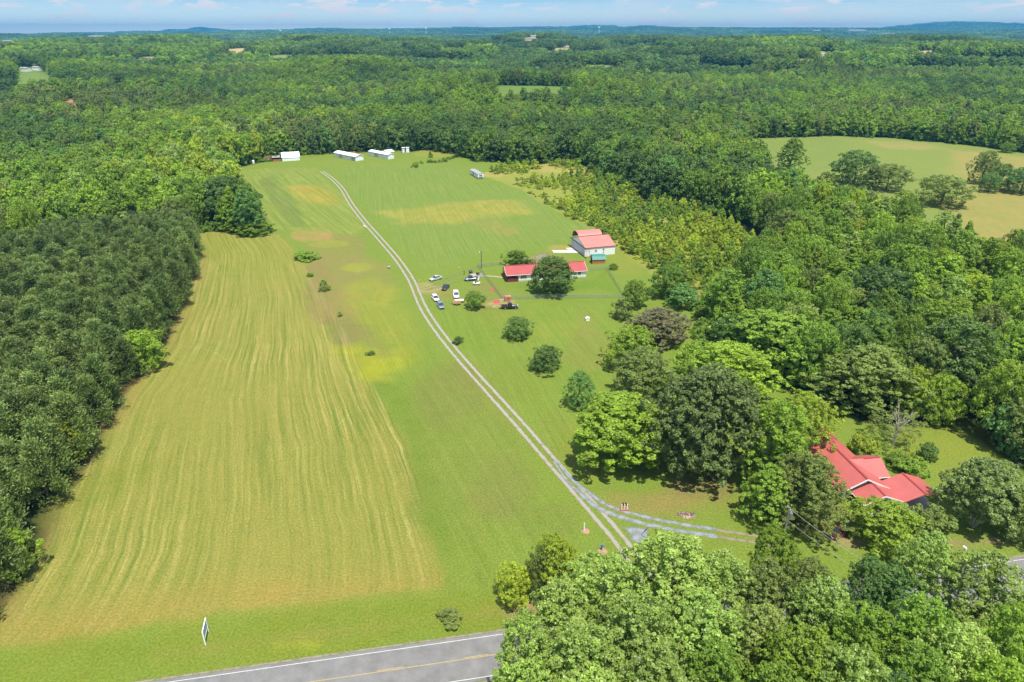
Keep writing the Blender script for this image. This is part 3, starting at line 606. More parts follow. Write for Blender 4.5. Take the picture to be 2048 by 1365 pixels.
# ------------------------------------------------------------------ trees
def leaf_quads(C, Nn, size, aspect, r):
    n = len(C); Nn = Nn / (np.linalg.norm(Nn, axis=1, keepdims=True) + 1e-9)
    q = r.normal(size=(n, 3)); T = np.cross(Nn, q); T /= (np.linalg.norm(T, axis=1, keepdims=True) + 1e-9); B = np.cross(Nn, T)
    s = np.asarray(size)[:, None]; a = np.asarray(aspect) if np.ndim(aspect) else aspect
    V = np.stack([C - T * s, C + B * s * a, C + T * s, C - B * s * a], 1)
    return V.reshape(-1, 3), np.arange(n * 4).reshape(-1, 4)
def crown_pts(r, shape, A, n_cl, n_leaf, leaf, cl_r=(0.17, 0.30), fill=0.25, flat=0.75, rag=0.22, shell=(0.62, 1.04), up=0.70):
    """leaf clumps over and through a crown of unit radius and unit height (z 0..1); returns centres, normals, sizes, tints"""
    def prof(t):
        if shape == 'round': return np.sqrt(np.clip(1 - ((t - 0.46) / 0.56) ** 2, 0, 1))
        if shape == 'broad': return np.where(t < 0.35, 0.75 + 0.25 * np.sin(t / 0.35 * 1.57), np.sqrt(np.clip(1 - ((t - 0.35) / 0.66) ** 2, 0, 1)))
        if shape == 'cone': return np.where(t < 0.16, 0.6 + 0.4 * t / 0.16, np.clip(1 - ((t - 0.16) / 0.86) ** 1.25, 0, 1))
        if shape == 'egg': return np.where(t < 0.3, 0.55 + 0.45 * np.sin(t / 0.3 * 1.57), np.clip(1 - ((t - 0.3) / 0.72) ** 2.0, 0, 1) ** 0.62)
        if shape == 'vase': return np.where(t < 0.62, 0.35 + 0.65 * (t / 0.62) ** 0.8, np.sqrt(np.clip(1 - ((t - 0.62) / 0.40) ** 2, 0, 1)))
    ph = r.uniform(0, 6.28, 6)
    Cs, Ns, Ss, Ts = [], [], [], []
    for k in range(n_cl):
        t = r.beta(1.5, 1.15) * 0.98 + 0.01; a = r.uniform(0, 6.28)
        env = float(prof(np.array(t))) * (1 + rag * (math.sin(3 * a + ph[0] + 2.2 * t) * 0.5 + math.sin(2 * a + ph[1] - 3 * t) * 0.5 + math.sin(5 * a + ph[2] + 6 * t) * 0.45 + math.sin(8 * a + ph[3] - 9 * t) * 0.35))
        inner = r.random() < fill
        rad = env * (r.uniform(0.15, 0.6) if inner else r.uniform(*shell))
        cr = r.uniform(*cl_r) * (0.8 if t > 0.8 else 1)
        c = np.array([rad * math.cos(a), rad * math.sin(a), (t * (1 - flat * cr / A * 0.6)) * A])
        out = np.array([math.cos(a) * (0.35 + env), math.sin(a) * (0.35 + env), (t - 0.4) * 2.1 + 0.25]); out /= np.linalg.norm(out)
        m = int(n_leaf * (cr / cl_r[1]) ** 2 * (0.55 if inner else 1.0))
        d = r.normal(size=(m, 3)); d /= np.linalg.norm(d, axis=1, keepdims=True)
        d += out * r.uniform(0.1, 0.9, (m, 1)); d /= np.linalg.norm(d, axis=1, keepdims=True)
        rr = cr * r.uniform(0.45, 1.0, (m, 1)) ** 0.6
        P = c + d * rr * np.array([1, 1, flat])
        Cs.append(P); Ns.append(d * 0.62 + np.array([0, 0, up]) + r.normal(size=(m, 3)) * 0.45)
        Ss.append(leaf * r.uniform(0.65, 1.25, m)); Ts.append(np.clip(r.normal(0.5, 0.17) + r.normal(0, 0.15, m), 0, 1))
    return np.concatenate(Cs), np.concatenate(Ns), np.concatenate(Ss), np.concatenate(Ts)
def broad_crown(seed, shape, A, n_cl, n_leaf, leaf, **kw):
    """crown of unit radius and unit height; A is the height-to-radius ratio it is meant to be used at"""
    r = np.random.default_rng(seed); C, Nn, S, T = crown_pts(r, shape, A, n_cl, n_leaf, 1.0, **kw)
    V, Q = leaf_quads(C, Nn, S * leaf, 0.62, r); V[:, 2] /= A; return V, Q, T
def pine_crown(seed, Hc, Rc, tufts, needles, ln, up=0.8, clump=0.055):
    r = np.random.default_rng(seed); Cs, Ds, Ts = [], [], []
    for k in range(tufts):
        t = r.beta(1.35, 1.25); a = r.uniform(0, 6.28); env = Rc * (1 - t ** 1.5) * (0.85 + 0.3 * r.random()) + 0.03
        rad = env * math.sqrt(r.uniform(0.30, 1)); c = np.array([rad * math.cos(a), rad * math.sin(a), Hc * t])
        out = np.array([math.cos(a) * 0.7, math.sin(a) * 0.7, up]); out /= np.linalg.norm(out)
        d = out + r.normal(size=(needles, 3)) * 0.55; d /= np.linalg.norm(d, axis=1, keepdims=True)
        Cs.append(c + d * ln * 0.55 + r.normal(size=(needles, 3)) * clump * np.array([1, 1, .7])); Ds.append(d)
        Ts.append(np.clip(r.normal(0.5, 0.2) + r.normal(0, 0.12, needles), 0, 1))
    C = np.concatenate(Cs); D = np.concatenate(Ds); T = np.concatenate(Ts); n = len(C)
    q = r.normal(size=(n, 3)); B = np.cross(D, q); B /= np.linalg.norm(B, axis=1, keepdims=True)
    s = ln * r.uniform(0.4, 0.7, (n, 1)); w = ln * 0.17
    V = np.stack([C - D * s, C + B * w, C + D * s, C - B * w], 1).reshape(-1, 3)
    return V, np.arange(n * 4).reshape(-1, 4), T
SHAPE = {}
def reg(name, fn): SHAPE[name] = fn
reg('maple0', lambda: broad_crown(11, 'broad', 1.7, 380, 70, 0.038, rag=.26, cl_r=(.08,.17)))
reg('maple1', lambda: broad_crown(12, 'round', 1.9, 400, 70, 0.038, rag=.32, cl_r=(.08,.17)))
reg('maple2', lambda: broad_crown(13, 'broad', 1.8, 340, 70, 0.04, rag=.42, cl_r=(.08,.17)))
reg('oak0', lambda: broad_crown(21, 'round', 1.8, 460, 70, 0.032, rag=.18, cl_r=(.07,.14)))
reg('oak1', lambda: broad_crown(22, 'broad', 1.9, 440, 70, 0.033, rag=.28, cl_r=(.07,.15)))
reg('poplar0', lambda: broad_crown(31, 'egg', 2.9, 420, 60, 0.046, rag=.30, cl_r=(.08,.17), flat=.6))
reg('poplar1', lambda: broad_crown(32, 'egg', 2.9, 420, 60, 0.046, rag=.36, cl_r=(.08,.17), flat=.6))
reg('poplar2', lambda: broad_crown(33, 'cone', 2.9, 380, 60, 0.046, rag=.28, cl_r=(.08,.18), flat=.6))
reg('near0', lambda: broad_crown(34, 'egg', 2.9, 760, 58, 0.034, rag=.40, cl_r=(.06,.13), flat=.7, fill=.2))
reg('near1', lambda: broad_crown(35, 'broad', 2.2, 680, 58, 0.034, rag=.44, cl_r=(.06,.13), flat=.7, fill=.2))
reg('near2', lambda: broad_crown(36, 'egg', 2.8, 700, 58, 0.034, rag=.48, cl_r=(.055,.13), flat=.7, fill=.2))
reg('cedarbig', lambda: broad_crown(48, 'egg', 2.1, 2300, 92, .022, rag=.36, cl_r=(.03,.085), flat=.9, fill=.25, shell=(.45, 1.1), up=.45))
reg('maplebig', lambda: broad_crown(46, 'broad', 1.9, 900, 76, .034, rag=.20, cl_r=(.06,.13)))
reg('oakbig', lambda: broad_crown(47, 'broad', 1.9, 800, 84, .031, rag=.24, cl_r=(.06,.13)))
reg('cedar0', lambda: broad_crown(41, 'egg', 2.2, 2000, 80, .022, rag=.42, cl_r=(.03,.085), flat=.8, fill=.25, shell=(.45, 1.08), up=.5))
reg('cedar1', lambda: broad_crown(42, 'egg', 2.1, 700, 70, 0.023, rag=.30, cl_r=(.05,.10), flat=.5, fill=.2))
reg('vase0', lambda: broad_crown(43, 'vase', 1.7, 420, 70, 0.027, rag=.26, cl_r=(.06,.12), flat=.55))
reg('holly', lambda: broad_crown(44, 'egg', 2.1, 420, 80, 0.028, rag=.10, cl_r=(.07,.13)))
reg('sparse', lambda: broad_crown(45, 'round', 1.9, 190, 45, 0.026, rag=.4, cl_r=(.06,.13)))
reg('young0', lambda: broad_crown(51, 'cone', 2.5, 69, 60, 0.095, rag=0.15, cl_r=(0.20, 0.34), fill=0.15))
reg('young1', lambda: broad_crown(52, 'egg', 2.5, 69, 60, 0.100, rag=0.22, cl_r=(0.20, 0.34), fill=0.15))
reg('young2', lambda: broad_crown(53, 'cone', 2.5, 60, 60, 0.100, rag=0.30, cl_r=(0.18, 0.34), fill=0.15))
reg('bush0', lambda: broad_crown(61, 'broad', 1.4, 72, 90, 0.070, rag=0.30, cl_r=(0.16, 0.30), fill=0.15))
reg('bush1', lambda: broad_crown(62, 'round', 1.4, 66, 90, 0.075, rag=0.36, cl_r=(0.16, 0.30), fill=0.15))
for i in range(4): reg('pine%d' % i, lambda i=i: pine_crown(70 + i, 1, 0.30, 95, 52, 0.055, clump=0.045))
for i, s_ in enumerate(('round', 'egg', 'broad', 'egg')):
    reg('wood%d' % i, lambda i=i, s_=s_: broad_crown(80 + i, s_, 2.6, 150, 46, 0.075, rag=0.34, cl_r=(0.12, 0.24)))
_raw, _mesh = {}, {}
def shape_raw(s):
    if s not in _raw: _raw[s] = SHAPE[s]()
    return _raw[s]
def crown_mesh(s, c):
    if (s, c) not in _mesh:
        V, Q, T = shape_raw(s); _mesh[(s, c)] = raw_mesh('crown_%s_%s' % (s, c), V, Q, LEAF[c], T)
    return _mesh[(s, c)]
def limb_mesh(seed, spread, bark, pale=False):
    """tapered trunk of unit height with limbs reaching into the crown"""
    r = random.Random(seed); mb = MB()
    pts = [(0, 0, -0.03), (r.uniform(-.02, .02), r.uniform(-.02, .02), 0.3), (r.uniform(-.04, .04), r.uniform(-.04, .04), 0.62), (0, 0, 0.92)]
    rad = [0.032, 0.024, 0.015, 0.004]
    for i in range(3): mb.tube(pts[i], pts[i + 1], rad[i], rad[i + 1], 7, caps=False)
    for k in range(7):
        z = r.uniform(0.26, 0.7); a = k * 2.4 + r.uniform(-.4, .4); L = spread * r.uniform(0.55, 0.95) * (1.05 - z * 0.6)
        mb.tube((0, 0, z), (L * math.cos(a), L * math.sin(a), z + L * 0.55), 0.011, 0.003, 5, caps=False)
    return mb.mesh('trunk', bark)
TRUNK = {'std': limb_mesh(1, 0.30, BARK), 'std2': limb_mesh(2, 0.34, BARK), 'pale': limb_mesh(3, 0.4, PALEBARK)}
mbm = MB(); r0_ = random.Random(9)
for k in range(7):
    a_ = k * .9; p_ = Vector((.03 * math.cos(a_), .03 * math.sin(a_), -.02))
    for j in range(3):
        n_ = p_ + Vector((r0_.uniform(.3, .9) * .11 * math.cos(a_), r0_.uniform(.3, .9) * .11 * math.sin(a_), .24)); mbm.tube(p_, n_, .011 - .003 * j, .008 - .003 * j, 6, False); p_ = n_
TRUNK['multi'] = mbm.mesh('trunk', PALEBARK)
mbp = MB(); mbp.tube((0, 0, -0.03), (0.004, 0, 0.5), 0.016, 0.011, 7, caps=False); mbp.tube((0.004, 0, 0.5), (0, 0, 0.95), 0.011, 0.003, 7, caps=False)
TRUNK['pine'] = mbp.mesh('trunk', BARK)
NT = [0]
def tree(name, label, x, y, h, rad, shape, colr_, base=0.12, cat='tree', group=None, trunk=None, z=0.0, squash=1.0, parts=True):
    """crown from base*h to h with radius rad, over a trunk"""
    NT[0] += 1; rz = random.uniform(0, 6.28)
    ch = h * (1 - base)
    if not parts:
        o = bpy.data.objects.new(name, crown_mesh(shape, colr_)); COL.objects.link(o); o.location = (x, y, z + base * h); o.scale = (rad, rad, ch); o.rotation_euler = (0, 0, rz)
        return tag(o, label, cat, group)
    t = thing(name, label, cat, (x, y, z), rz, group)
    c = bpy.data.objects.new('crown', crown_mesh(shape, colr_)); COL.objects.link(c); c.parent = t; c.location = (0, 0, base * h); c.scale = (rad, rad * squash, ch)
    k = bpy.data.objects.new('trunk', TRUNK[trunk or ('std' if NT[0] % 2 else 'std2')]); COL.objects.link(k); k.parent = t
    kw = max(h, rad * 1.6); k.scale = (kw, kw, h * 0.92)
    return t
def tree_px(name, label, u, vb, vt, w, shape, colr_, **kw):
    x, y = G(u, vb); r0 = w / 2 * depth_of(x, y) / F; k0 = depth_of(0, y); y += 0.72 * r0; x *= depth_of(0, y) / k0
    h = max(0.6, top_z(y + 0.15 * w / 2 * depth_of(x, y) / F, vt)); rad = w / 2 * depth_of(x, y, h / 2) / F
    return tree(name, label, x, y, h, rad, shape, colr_, **kw)

exec_trees = True
# --- single trees of the lawns
T1 = [
 ('oak_tree', 'large dense green tree in front of the long red-roofed white house', 1105, 596, 512, 84, 'oakbig', 'dark', .06),
 ('bushy_tree', 'round bushy tree behind the porch end of the long white house', 1033, 533, 500, 43, 'maple2', 'mid', .04),
 ('shrub', 'small reddish brown shrub behind the long white house', 1061, 533, 519, 22, 'bush1', 'brown', .02),
 ('lawn_tree', 'leafy lawn tree beside the parked vehicles', 950, 622, 582, 38, 'maple1', 'mid', .16),
 ('lawn_tree', 'dark rounded tree standing alone on the lawn below the black vintage truck', 1036, 683, 633, 55, 'oak1', 'dark', .03),
 ('lawn_tree', 'dark tree with spiky outline on the lawn, between round tree and egg-shaped holly', 1092, 750, 692, 60, 'maple2', 'dark', .03),
 ('holly_tree', 'dense dark egg-shaped holly beside the bright green maple', 1157, 825, 741, 66, 'holly', 'blue', .02),
 ('maple_tree', 'broad bright green maple shading the lawn above the driveway fork', 1238, 958, 792, 184, 'maplebig', 'bright', .12),
 ('cedar_tree', 'huge dark feathery conifer right of the bright green maple', 1402, 985, 728, 208, 'cedarbig', 'pine', .05),
 ('broadleaf_tree', 'tall yellow green tree between the dark feathery conifer and the red roof', 1540, 1010, 795, 130, 'near0', 'bright', .12),
 ('broadleaf_tree', 'yellow green tree overhanging the far left corner of the red roof', 1592, 945, 785, 118, 'near1', 'yellow', .12),
 ('broadleaf_tree', 'green tree hiding the drive beside the utility pole', 1530, 1065, 930, 100, 'near2', 'mid', .08),
 ('cedar_tree', 'broad grey green conifer against the left side of the red-roofed house', 1600, 1080, 905, 144, 'cedar0', 'olive', .03),
 ('maple_tree', 'round bright yellow green tree in front of the red-roofed house porch', 1757, 1118, 1003, 132, 'near1', 'bright', .05),
 ('shrub', 'olive shrub thicket under the carport corner of the red-roofed house', 1842, 1078, 1010, 75, 'bush1', 'olive', .02),
 ('dying_tree', 'half bare tree with pale grey branches behind the red roof', 1786, 912, 818, 112, 'sparse', 'olive', .05),
 ('crepe_myrtle_tree', 'dark olive vase-shaped tree with pale trunks beside the carport roof', 1946, 1082, 918, 136, 'oakbig', 'pine', .16),
 ('shrub', 'olive rounded shrub at the frame edge beside the vase-shaped tree', 2024, 1095, 970, 90, 'oakbig', 'olive', .05),
 ('smoke_tree', 'brownish grey domed tree on the lawn edge', 1316, 700, 616, 100, 'oakbig', 'brown', .06),
 ('broadleaf_tree', 'green layered tree touching the brownish domed tree', 1262, 752, 652, 100, 'maple2', 'bright', .08),
 ('broadleaf_tree', 'speckled olive green tree above the bright green maple', 1287, 806, 700, 118, 'maple1', 'olive', .06),
 ('broadleaf_tree', 'upright green tree at the fence corner right of the long white house', 1270, 620, 560, 48, 'maple1', 'mid', .05),
 ('shrub', 'light green rounded shrub below the fence corner', 1246, 642, 600, 42, 'bush0', 'olive', .02),
 ('shrub', 'blue green sprawling shrub beside the grass lane', 1362, 622, 568, 62, 'bush0', 'blue', .02),
 ('broadleaf_tree', 'green leafy tree behind the blue green sprawling shrub', 1338, 602, 528, 78, 'maple0', 'mid', .05),
 ('broadleaf_tree', 'bright green low tree between the brownish domed tree and dark conifer', 1398, 785, 680, 110, 'maple0', 'bright', .06),
 ('broadleaf_tree', 'wide yellow green tree behind the top of the dark feathery conifer', 1462, 815, 690, 150, 'near1', 'bright', .06),
 ('broadleaf_tree', 'large rounded green tree at the tip of the wood above the conifer', 1540, 768, 622, 175, 'near1', 'mid', .05),
 ('broadleaf_tree', 'wide olive yellow tree above the half bare tree', 1722, 850, 690, 165, 'near0', 'olive', .04),
 ('broadleaf_tree', 'narrow yellow leaved tree next to the wide olive yellow tree', 1812, 850, 730, 52, 'poplar0', 'yellow', .03),
 ('broadleaf_tree', 'vivid green tree beside the narrow yellow leaved tree', 1868, 860, 748, 76, 'maple1', 'bright', .04),
 ('oak_tree', 'big dark domed tree in the wood above the vivid green tree', 1886, 830, 630, 170, 'oak1', 'dark', .04),
 ('oak_tree', 'dark broad oak rising from the middle of the wood right of the saplings', 1740, 700, 530, 165, 'oak1', 'dark', .04),
 ('shrub', 'blue green thicket at the lawn edge near the right frame', 2004, 912, 800, 84, 'bush0', 'blue', .02),
 ('shrub', 'blue green shrub below the thicket by the right frame', 2046, 930, 850, 60, 'bush1', 'blue', .02),
 ('shrub', 'small dark shrub on the sunny lawn behind the vase-shaped tree', 1852, 925, 886, 36, 'bush0', 'dark', .02),
 ('shrub', 'small dark green shrub between the half bare tree and carport roof', 1828, 958, 915, 50, 'bush1', 'mid', .02),
 ('shrub', 'yellow green shrub along the back eave of the red-roofed house', 1722, 916, 872, 48, 'bush0', 'yellow', .02),
 ('shrub', 'yellow green shrub between the back wing and half bare tree', 1796, 945, 908, 52, 'bush0', 'bright', .02),
 ('oak_tree', 'dense dark rounded oak at the top corner of the hay field', 462, 458, 350, 100, 'oakbig', 'dark', .04),
 ('shrub', 'round green shrub at the edge of the hay field below the dark oak', 505, 474, 440, 76, 'maple0', 'bright', .02),
 ('broadleaf_tree', 'bright green tree at the pine edge beside the hay field', 282, 752, 662, 92, 'maple1', 'bright', .03),
 ('broadleaf_tree', 'yellow green sapling tree among the lower pine edge', 152, 935, 838, 56, 'poplar0', 'yellow', .03),
 ('broadleaf_tree', 'yellow green bushy tree at the lowest pine edge', 42, 1165, 1060, 70, 'maple2', 'bright', .03),
 ('young_tree', 'small dark green conical tree standing on the grass strip', 649, 584, 558, 22, 'young0', 'mid', .02),
 ('hedge', 'short rough hedge clump on the grass strip', 612, 524, 504, 44, 'bush1', 'mid', .02),
 ('weed_clump', 'tiny green bush below the short hedge clump', 620, 555, 545, 13, 'bush0', 'mid', .02),
 ('weed_clump', 'small bush on the orange soil of the grass strip', 681, 634, 624, 10, 'bush1', 'mid', .02),
 ('weed_clump', 'tiny dark bush in the bright yellow grass patch', 742, 712, 703, 16, 'bush1', 'dark', .02),
 ('weed_clump', 'small dark leafy bush beside the gravel track', 915, 690, 674, 19, 'bush1', 'dark', .02),
 ('weed_clump', 'low brown green bush beside the road verge', 902, 1252, 1222, 46, 'bush1', 'olive', .01),
 ('shrub', 'small green plant at the far fence corner near the shed', 1226, 541, 527, 16, 'bush0', 'mid', .02),
 ('cypress_shrub', 'small conical shrub on the back lawn', 861, 316, 302, 10, 'young0', 'mid', .02),
 ('broadleaf_tree', 'bright yellow green tree by the drive mouth', 1110, 1212, 1074, 95, 'near1', 'yellow', .05),
 ('broadleaf_tree', 'grey green slim tree between two yellow green trees by the drive mouth', 1078, 1212, 1090, 56, 'oak1', 'olive', .04),
 ('broadleaf_tree', 'low yellow green tree nearest the mown verge by the drive mouth', 1030, 1222, 1130, 72, 'maple1', 'yellow', .04),
 ('tall_oak_tree', 'tall narrow pale green tree standing before the pasture', 1578, 352, 274, 50, 'poplar1', 'mid', .05),
 ('oak_tree', 'large dark rounded oak at the pasture edge', 1706, 378, 300, 92, 'oak0', 'dark', .04),
 ('oak_tree', 'brown tinted oak beside the large dark pasture oak', 1772, 386, 326, 74, 'oak1', 'olive', .10),
 ('oak_tree', 'dull olive spreading oak at the lower pasture corner', 1882, 418, 348, 100, 'oak1', 'olive', .06),
 ('oak_tree', 'grey green leaning tree at the pasture hedge end', 1962, 372, 300, 50, 'oak1', 'olive', .05),
 ('oak_tree', 'dark tree in the pasture hedge near the right frame', 1998, 382, 326, 40, 'oak0', 'dark', .03),
 ('oak_tree', 'dark low tree of the pasture hedge at the right frame', 2040, 392, 334, 60, 'oak0', 'blue', .02),
 ('oak_tree', 'dark tree filling the middle of the pasture hedge', 1976, 388, 345, 40, 'oak0', 'blue', .02),
 ('lone_tree', 'small round tree alone on the far pasture edge', 2012, 307, 285, 24, 'maple1', 'mid', .04),
]
for n, lab, u, vb, vt, w_, sh, c_, bs in T1:
    tree_px(n, lab, u, vb, vt, w_, sh, c_, base=bs, cat='shrub' if n in ('shrub', 'hedge', 'weed_clump', 'cypress_shrub') else 'tree', trunk='pale' if 'dying' in n else 'multi' if 'myrtle' in n else None)
# the bare limbs of the dying tree
dt = [o for o in COL.objects if o.name.startswith('dying_tree')][0]
r_ = random.Random(5); mb = MB()
for k in range(26):
    a = r_.uniform(0, 6.28); e = r_.uniform(0.5, 1.3); L1 = r_.uniform(2.2, 4.4); p0 = Vector((0, 0, r_.uniform(1.5, 4.5)))
    p1 = p0 + Vector((math.cos(a) * math.cos(e), math.sin(a) * math.cos(e), math.sin(e))) * L1; mb.tube(p0, p1, 0.075, 0.035, 5)
    for j in range(4):
        a2 = a + r_.uniform(-.7, .7); e2 = e + r_.uniform(-.4, .5); p2 = p1 + Vector((math.cos(a2) * math.cos(e2), math.sin(a2) * math.cos(e2), math.sin(e2))) * r_.uniform(.7, 1.8)
        mb.tube(p1, p2, 0.035, 0.012, 4)
mb.build('bare_branch', PALEBARK, dt)
# --- tall near trees along the bottom of the picture: given by the place of their top
def top_px(name, label, u, vt, w, h, shape, c_, base=.22):
    x, y = G(u, vt, h * 0.97); rad = w / 2 * depth_of(x, y, h * 0.6) / F
    tree(name, label, x, y - rad * 0.15, h, rad, shape, c_, base=base)
NEAR = [
 (1345, 1070, 185, 21, 'near0', 'pale', 'tallest pale leaved tree above the gravel patch'), (1214, 1110, 160, 19, 'near2', 'pale', 'pale leaved tree below the flower bed by the track'), (1126, 1168, 140, 18, 'near0', 'pale', 'pale leaved tree right of the yellow green drive-mouth trees'),
 (1440, 1108, 140, 19, 'near2', 'pale', 'pale leaved tree beside the sandy ruts of the drive'), (1280, 1195, 175, 21, 'near0', 'pale', 'pale leaved tree below the tallest pale tree'), (1405, 1195, 180, 20, 'near2', 'pale', 'full pale leaved tree over the hidden road'),
 (1050, 1238, 130, 19, 'near1', 'pale', 'pale leaved tree hanging over the road edge'), (1165, 1255, 180, 20, 'near0', 'pale', 'pale leaved tree above the hidden bend of road paint'), (1310, 1300, 190, 20, 'near2', 'pale', 'pale leaved tree low at the frame bottom below the gravel patch'),
 (1430, 1290, 150, 19, 'near0', 'mid', 'mid green tree at the frame bottom beside the pale trees'), (1055, 1325, 130, 17, 'near2', 'pale', 'pale leaved tree covering the near road edge'), (1190, 1345, 180, 18, 'near1', 'pale', 'pale crown cut by the frame bottom'),
 (1555, 1062, 105, 15, 'near1', 'bright', 'yellow green topped tree beside the utility pole base'), (1535, 1125, 130, 17, 'near2', 'olive', 'olive tree right of the pale road trees'), (1620, 1120, 110, 17, 'near2', 'olive', 'olive tree between two pale trees by the road'),
 (1530, 1215, 140, 18, 'near0', 'olive', 'dull olive tree low beside the pale road trees'), (1655, 1160, 130, 18, 'near0', 'pale', 'pale leaved tree in front of the dark drive'), (1745, 1120, 90, 13, 'near1', 'blue', 'blue green tree just below the round yellow green tree'),
 (1800, 1135, 90, 13, 'near2', 'blue', 'blue green tree between the house tree and roadside poplar'), (1868, 1068, 112, 18, 'near0', 'pale', 'pale slender roadside tree left of the white mailbox post'), (1985, 1108, 150, 18, 'near2', 'pale', 'pale wide roadside tree right of the white mailbox post'),
 (1740, 1215, 140, 18, 'near1', 'mid', 'mid green tree in the roadside thicket below the blue green trees'), (1860, 1200, 140, 19, 'near0', 'mid', 'mid green tree under the pale slender roadside tree'), (1620, 1260, 170, 20, 'near0', 'bright', 'bright green tree in the near roadside thicket'),
 (1930, 1255, 150, 20, 'near2', 'pale', 'pale tree near the frame corner'), (2040, 1215, 120, 20, 'near1', 'mid', 'mid green tree at the right frame by the road'), (1700, 1300, 170, 20, 'near1', 'pale', 'pale low crown at the frame bottom below the thicket'),
 (1850, 1300, 160, 19, 'near0', 'mid', 'mid green low crown at the frame bottom'), (2010, 1320, 150, 20, 'near0', 'bright', 'bright green crown in the frame corner'), (1560, 1335, 150, 19, 'near2', 'mid', 'mid green crown below the olive trees at the frame bottom'), (1790, 1350, 130, 17, 'near2', 'blue', 'blue green crown cut by the frame bottom'),
]
for u, vt, w_, h, sh, c_, lab in NEAR: top_px('roadside_tree', lab, u, vt, w_, h, sh, c_)

# --- pine plantation
def jitter_fill(poly, step, jit, seed):
    r = np.random.default_rng(seed); xs = [p[0] for p in poly]; ys = [p[1] for p in poly]; P = []
    yy = min(ys); k = 0
    while yy < max(ys):
        xx = min(xs) + (step / 2 if k % 2 else 0)
        while xx < max(xs):
            P.append((xx + r.uniform(-jit, jit), yy + r.uniform(-jit, jit))); xx += step
        yy += step * 0.87; k += 1
    P = np.array(P); return P[inpoly(P[:, 0], P[:, 1], poly)]
def in_view(x, y, z, mx, my):
    u, v = proj(x, y, z); return -mx < u < 2048 + mx and -my < v < 1365 + my
pp = [tuple(p) for p in jitter_fill(PINES, 5.6, 1.2, 4)]
pp = [p for p in pp if in_view(p[0], p[1], 8, 130, 160)]
pp.sort(key=lambda p: p[0] ** 2 + p[1] ** 2)
edge_d = polydist(np.array([p[0] for p in pp]), np.array([p[1] for p in pp]), GP(HAYL), closed=False)
print('pines', len(pp))
PINE_REST = pp[300:]
for i, (x, y) in enumerate(pp[:300]):
    h = random.uniform(11.0, 15.5); e = edge_d[i]
    zone = 'at the road end' if y < 135 else 'just below the bright green edge tree' if y < 168 else 'just above the bright green edge tree' if y < 225 else 'at the far end by the dark oak'
    if e < 7: lab = 'front-rank plantation pine beside the hay field, ' + zone; b_ = .10; g = 'front rank pines ' + zone
    else: lab = 'inner plantation pine with only its top showing, ' + zone; b_ = .28; g = 'inner plantation pines ' + zone
    rad = random.uniform(2.9, 3.9) / 0.30
    tree('pine_tree', lab, x, y, h, rad, 'pine%d' % (i % 4), 'pine', base=b_, group=g, trunk='pine')
# --- saplings
sp = [tuple(p) for p in jitter_fill(SCRUB, 6.4, 1.1, 9)]
sp = [p for p in sp if vnoise(p[0], p[1], 22, 3) > 0.16 + 0.30 * float(ss(340, 440, p[1]))]
sp.sort(key=lambda p: p[0] ** 2 + p[1] ** 2); print('saplings', len(sp))
SAP_REST = sp[290:]
for i, (x, y) in enumerate(sp[:290]):
    q = vnoise(x, y, 16, 6) + random.uniform(-.15, .15) + .16
    c_, wd = ('dark', 'dark green') if q < 0.22 else ('mid', 'mid green') if q < 0.42 else ('bright', 'fresh green') if q < 0.60 else ('yellow', 'yellow green')
    h = random.uniform(3.2, 6.4) * (1.25 - 0.25 * float(ss(250, 400, y))); far = y > 330
    tl = 'tall' if h > 4.9 else 'short'
    tree('young_tree', '%s %s sapling in the %s' % (tl, wd, 'open far half of the scrubby plantation' if far else 'thick near half of the scrubby plantation behind the hangar'),
         x, y, h, h * random.uniform(0.28, 0.37), 'young%d' % (i % 3), c_, base=.02, group='%s %s saplings, %s' % (tl, wd, 'far half' if far else 'near half'), parts=False)

# --- woods: the largest as single trees, the rest as one mass
def species(x, y):
    a = 1.25 * vnoise(x, y, 85, 11) - .12 + random.uniform(-.15, .15); b = vnoise(x, y, 130, 14) + random.uniform(-.15, .15)
    if b > 0.80: return 'pine' if random.random() < .4 else 'olive'
    if a < 0.16: return 'dark'
    if a < 0.36: return random.choice(('dark', 'mid', 'blue', 'mid'))
    if a < 0.62: return random.choice(('mid', 'mid', 'mid', 'bright', 'olive'))
    if a < 0.84: return random.choice(('bright', 'mid', 'bright', 'mid'))
    return random.choice(('pale', 'bright', 'yellow', 'mid'))
SHB = {'dark': ('oak0', 'oak1'), 'mid': ('maple0', 'maple1', 'poplar0'), 'blue': ('poplar1', 'oak1'), 'bright': ('poplar0', 'poplar2', 'maple1'), 'yellow': ('poplar1', 'maple2'), 'olive': ('maple2', 'oak1'), 'pale': ('poplar2', 'poplar0'), 'pine': ('oak1', 'poplar1'), 'brown': ('oak1',)}
step = 8.2; wood = []
for iy in np.arange(120, 1150, step * .87):
    half = 0.98 * (iy * CP + CAMH * SP) + 60
    xs = np.arange(-half, half, step * (1 if iy < 700 else 1.15)) + rng.uniform(-2, 2); xs = xs + rng.uniform(-2.6, 2.6, len(xs)); ys = iy + rng.uniform(-2.6, 2.6, len(xs))
    keep = ~is_open(xs, ys) & ~inpoly(xs, ys, PINES) & ~((polydist(xs, ys, PINES) < 9) & (ys < 285)); wood += list(zip(xs[keep], ys[keep]))
wood = [(float(x), float(y)) for x, y in wood]
taken = [(o.location.x, o.location.y) for o in COL.objects if o.parent is None and o.get('category') == 'tree' and 'pine_tree' not in o.name]
tk = np.array(taken)
def is_free(x, y, d): return np.min(np.hypot(tk[:, 0] - x, tk[:, 1] - y)) > d
vis = [p for p in wood if in_view(p[0], p[1], 10, 40, 60)]; vis.sort(key=lambda p: math.hypot(*p))
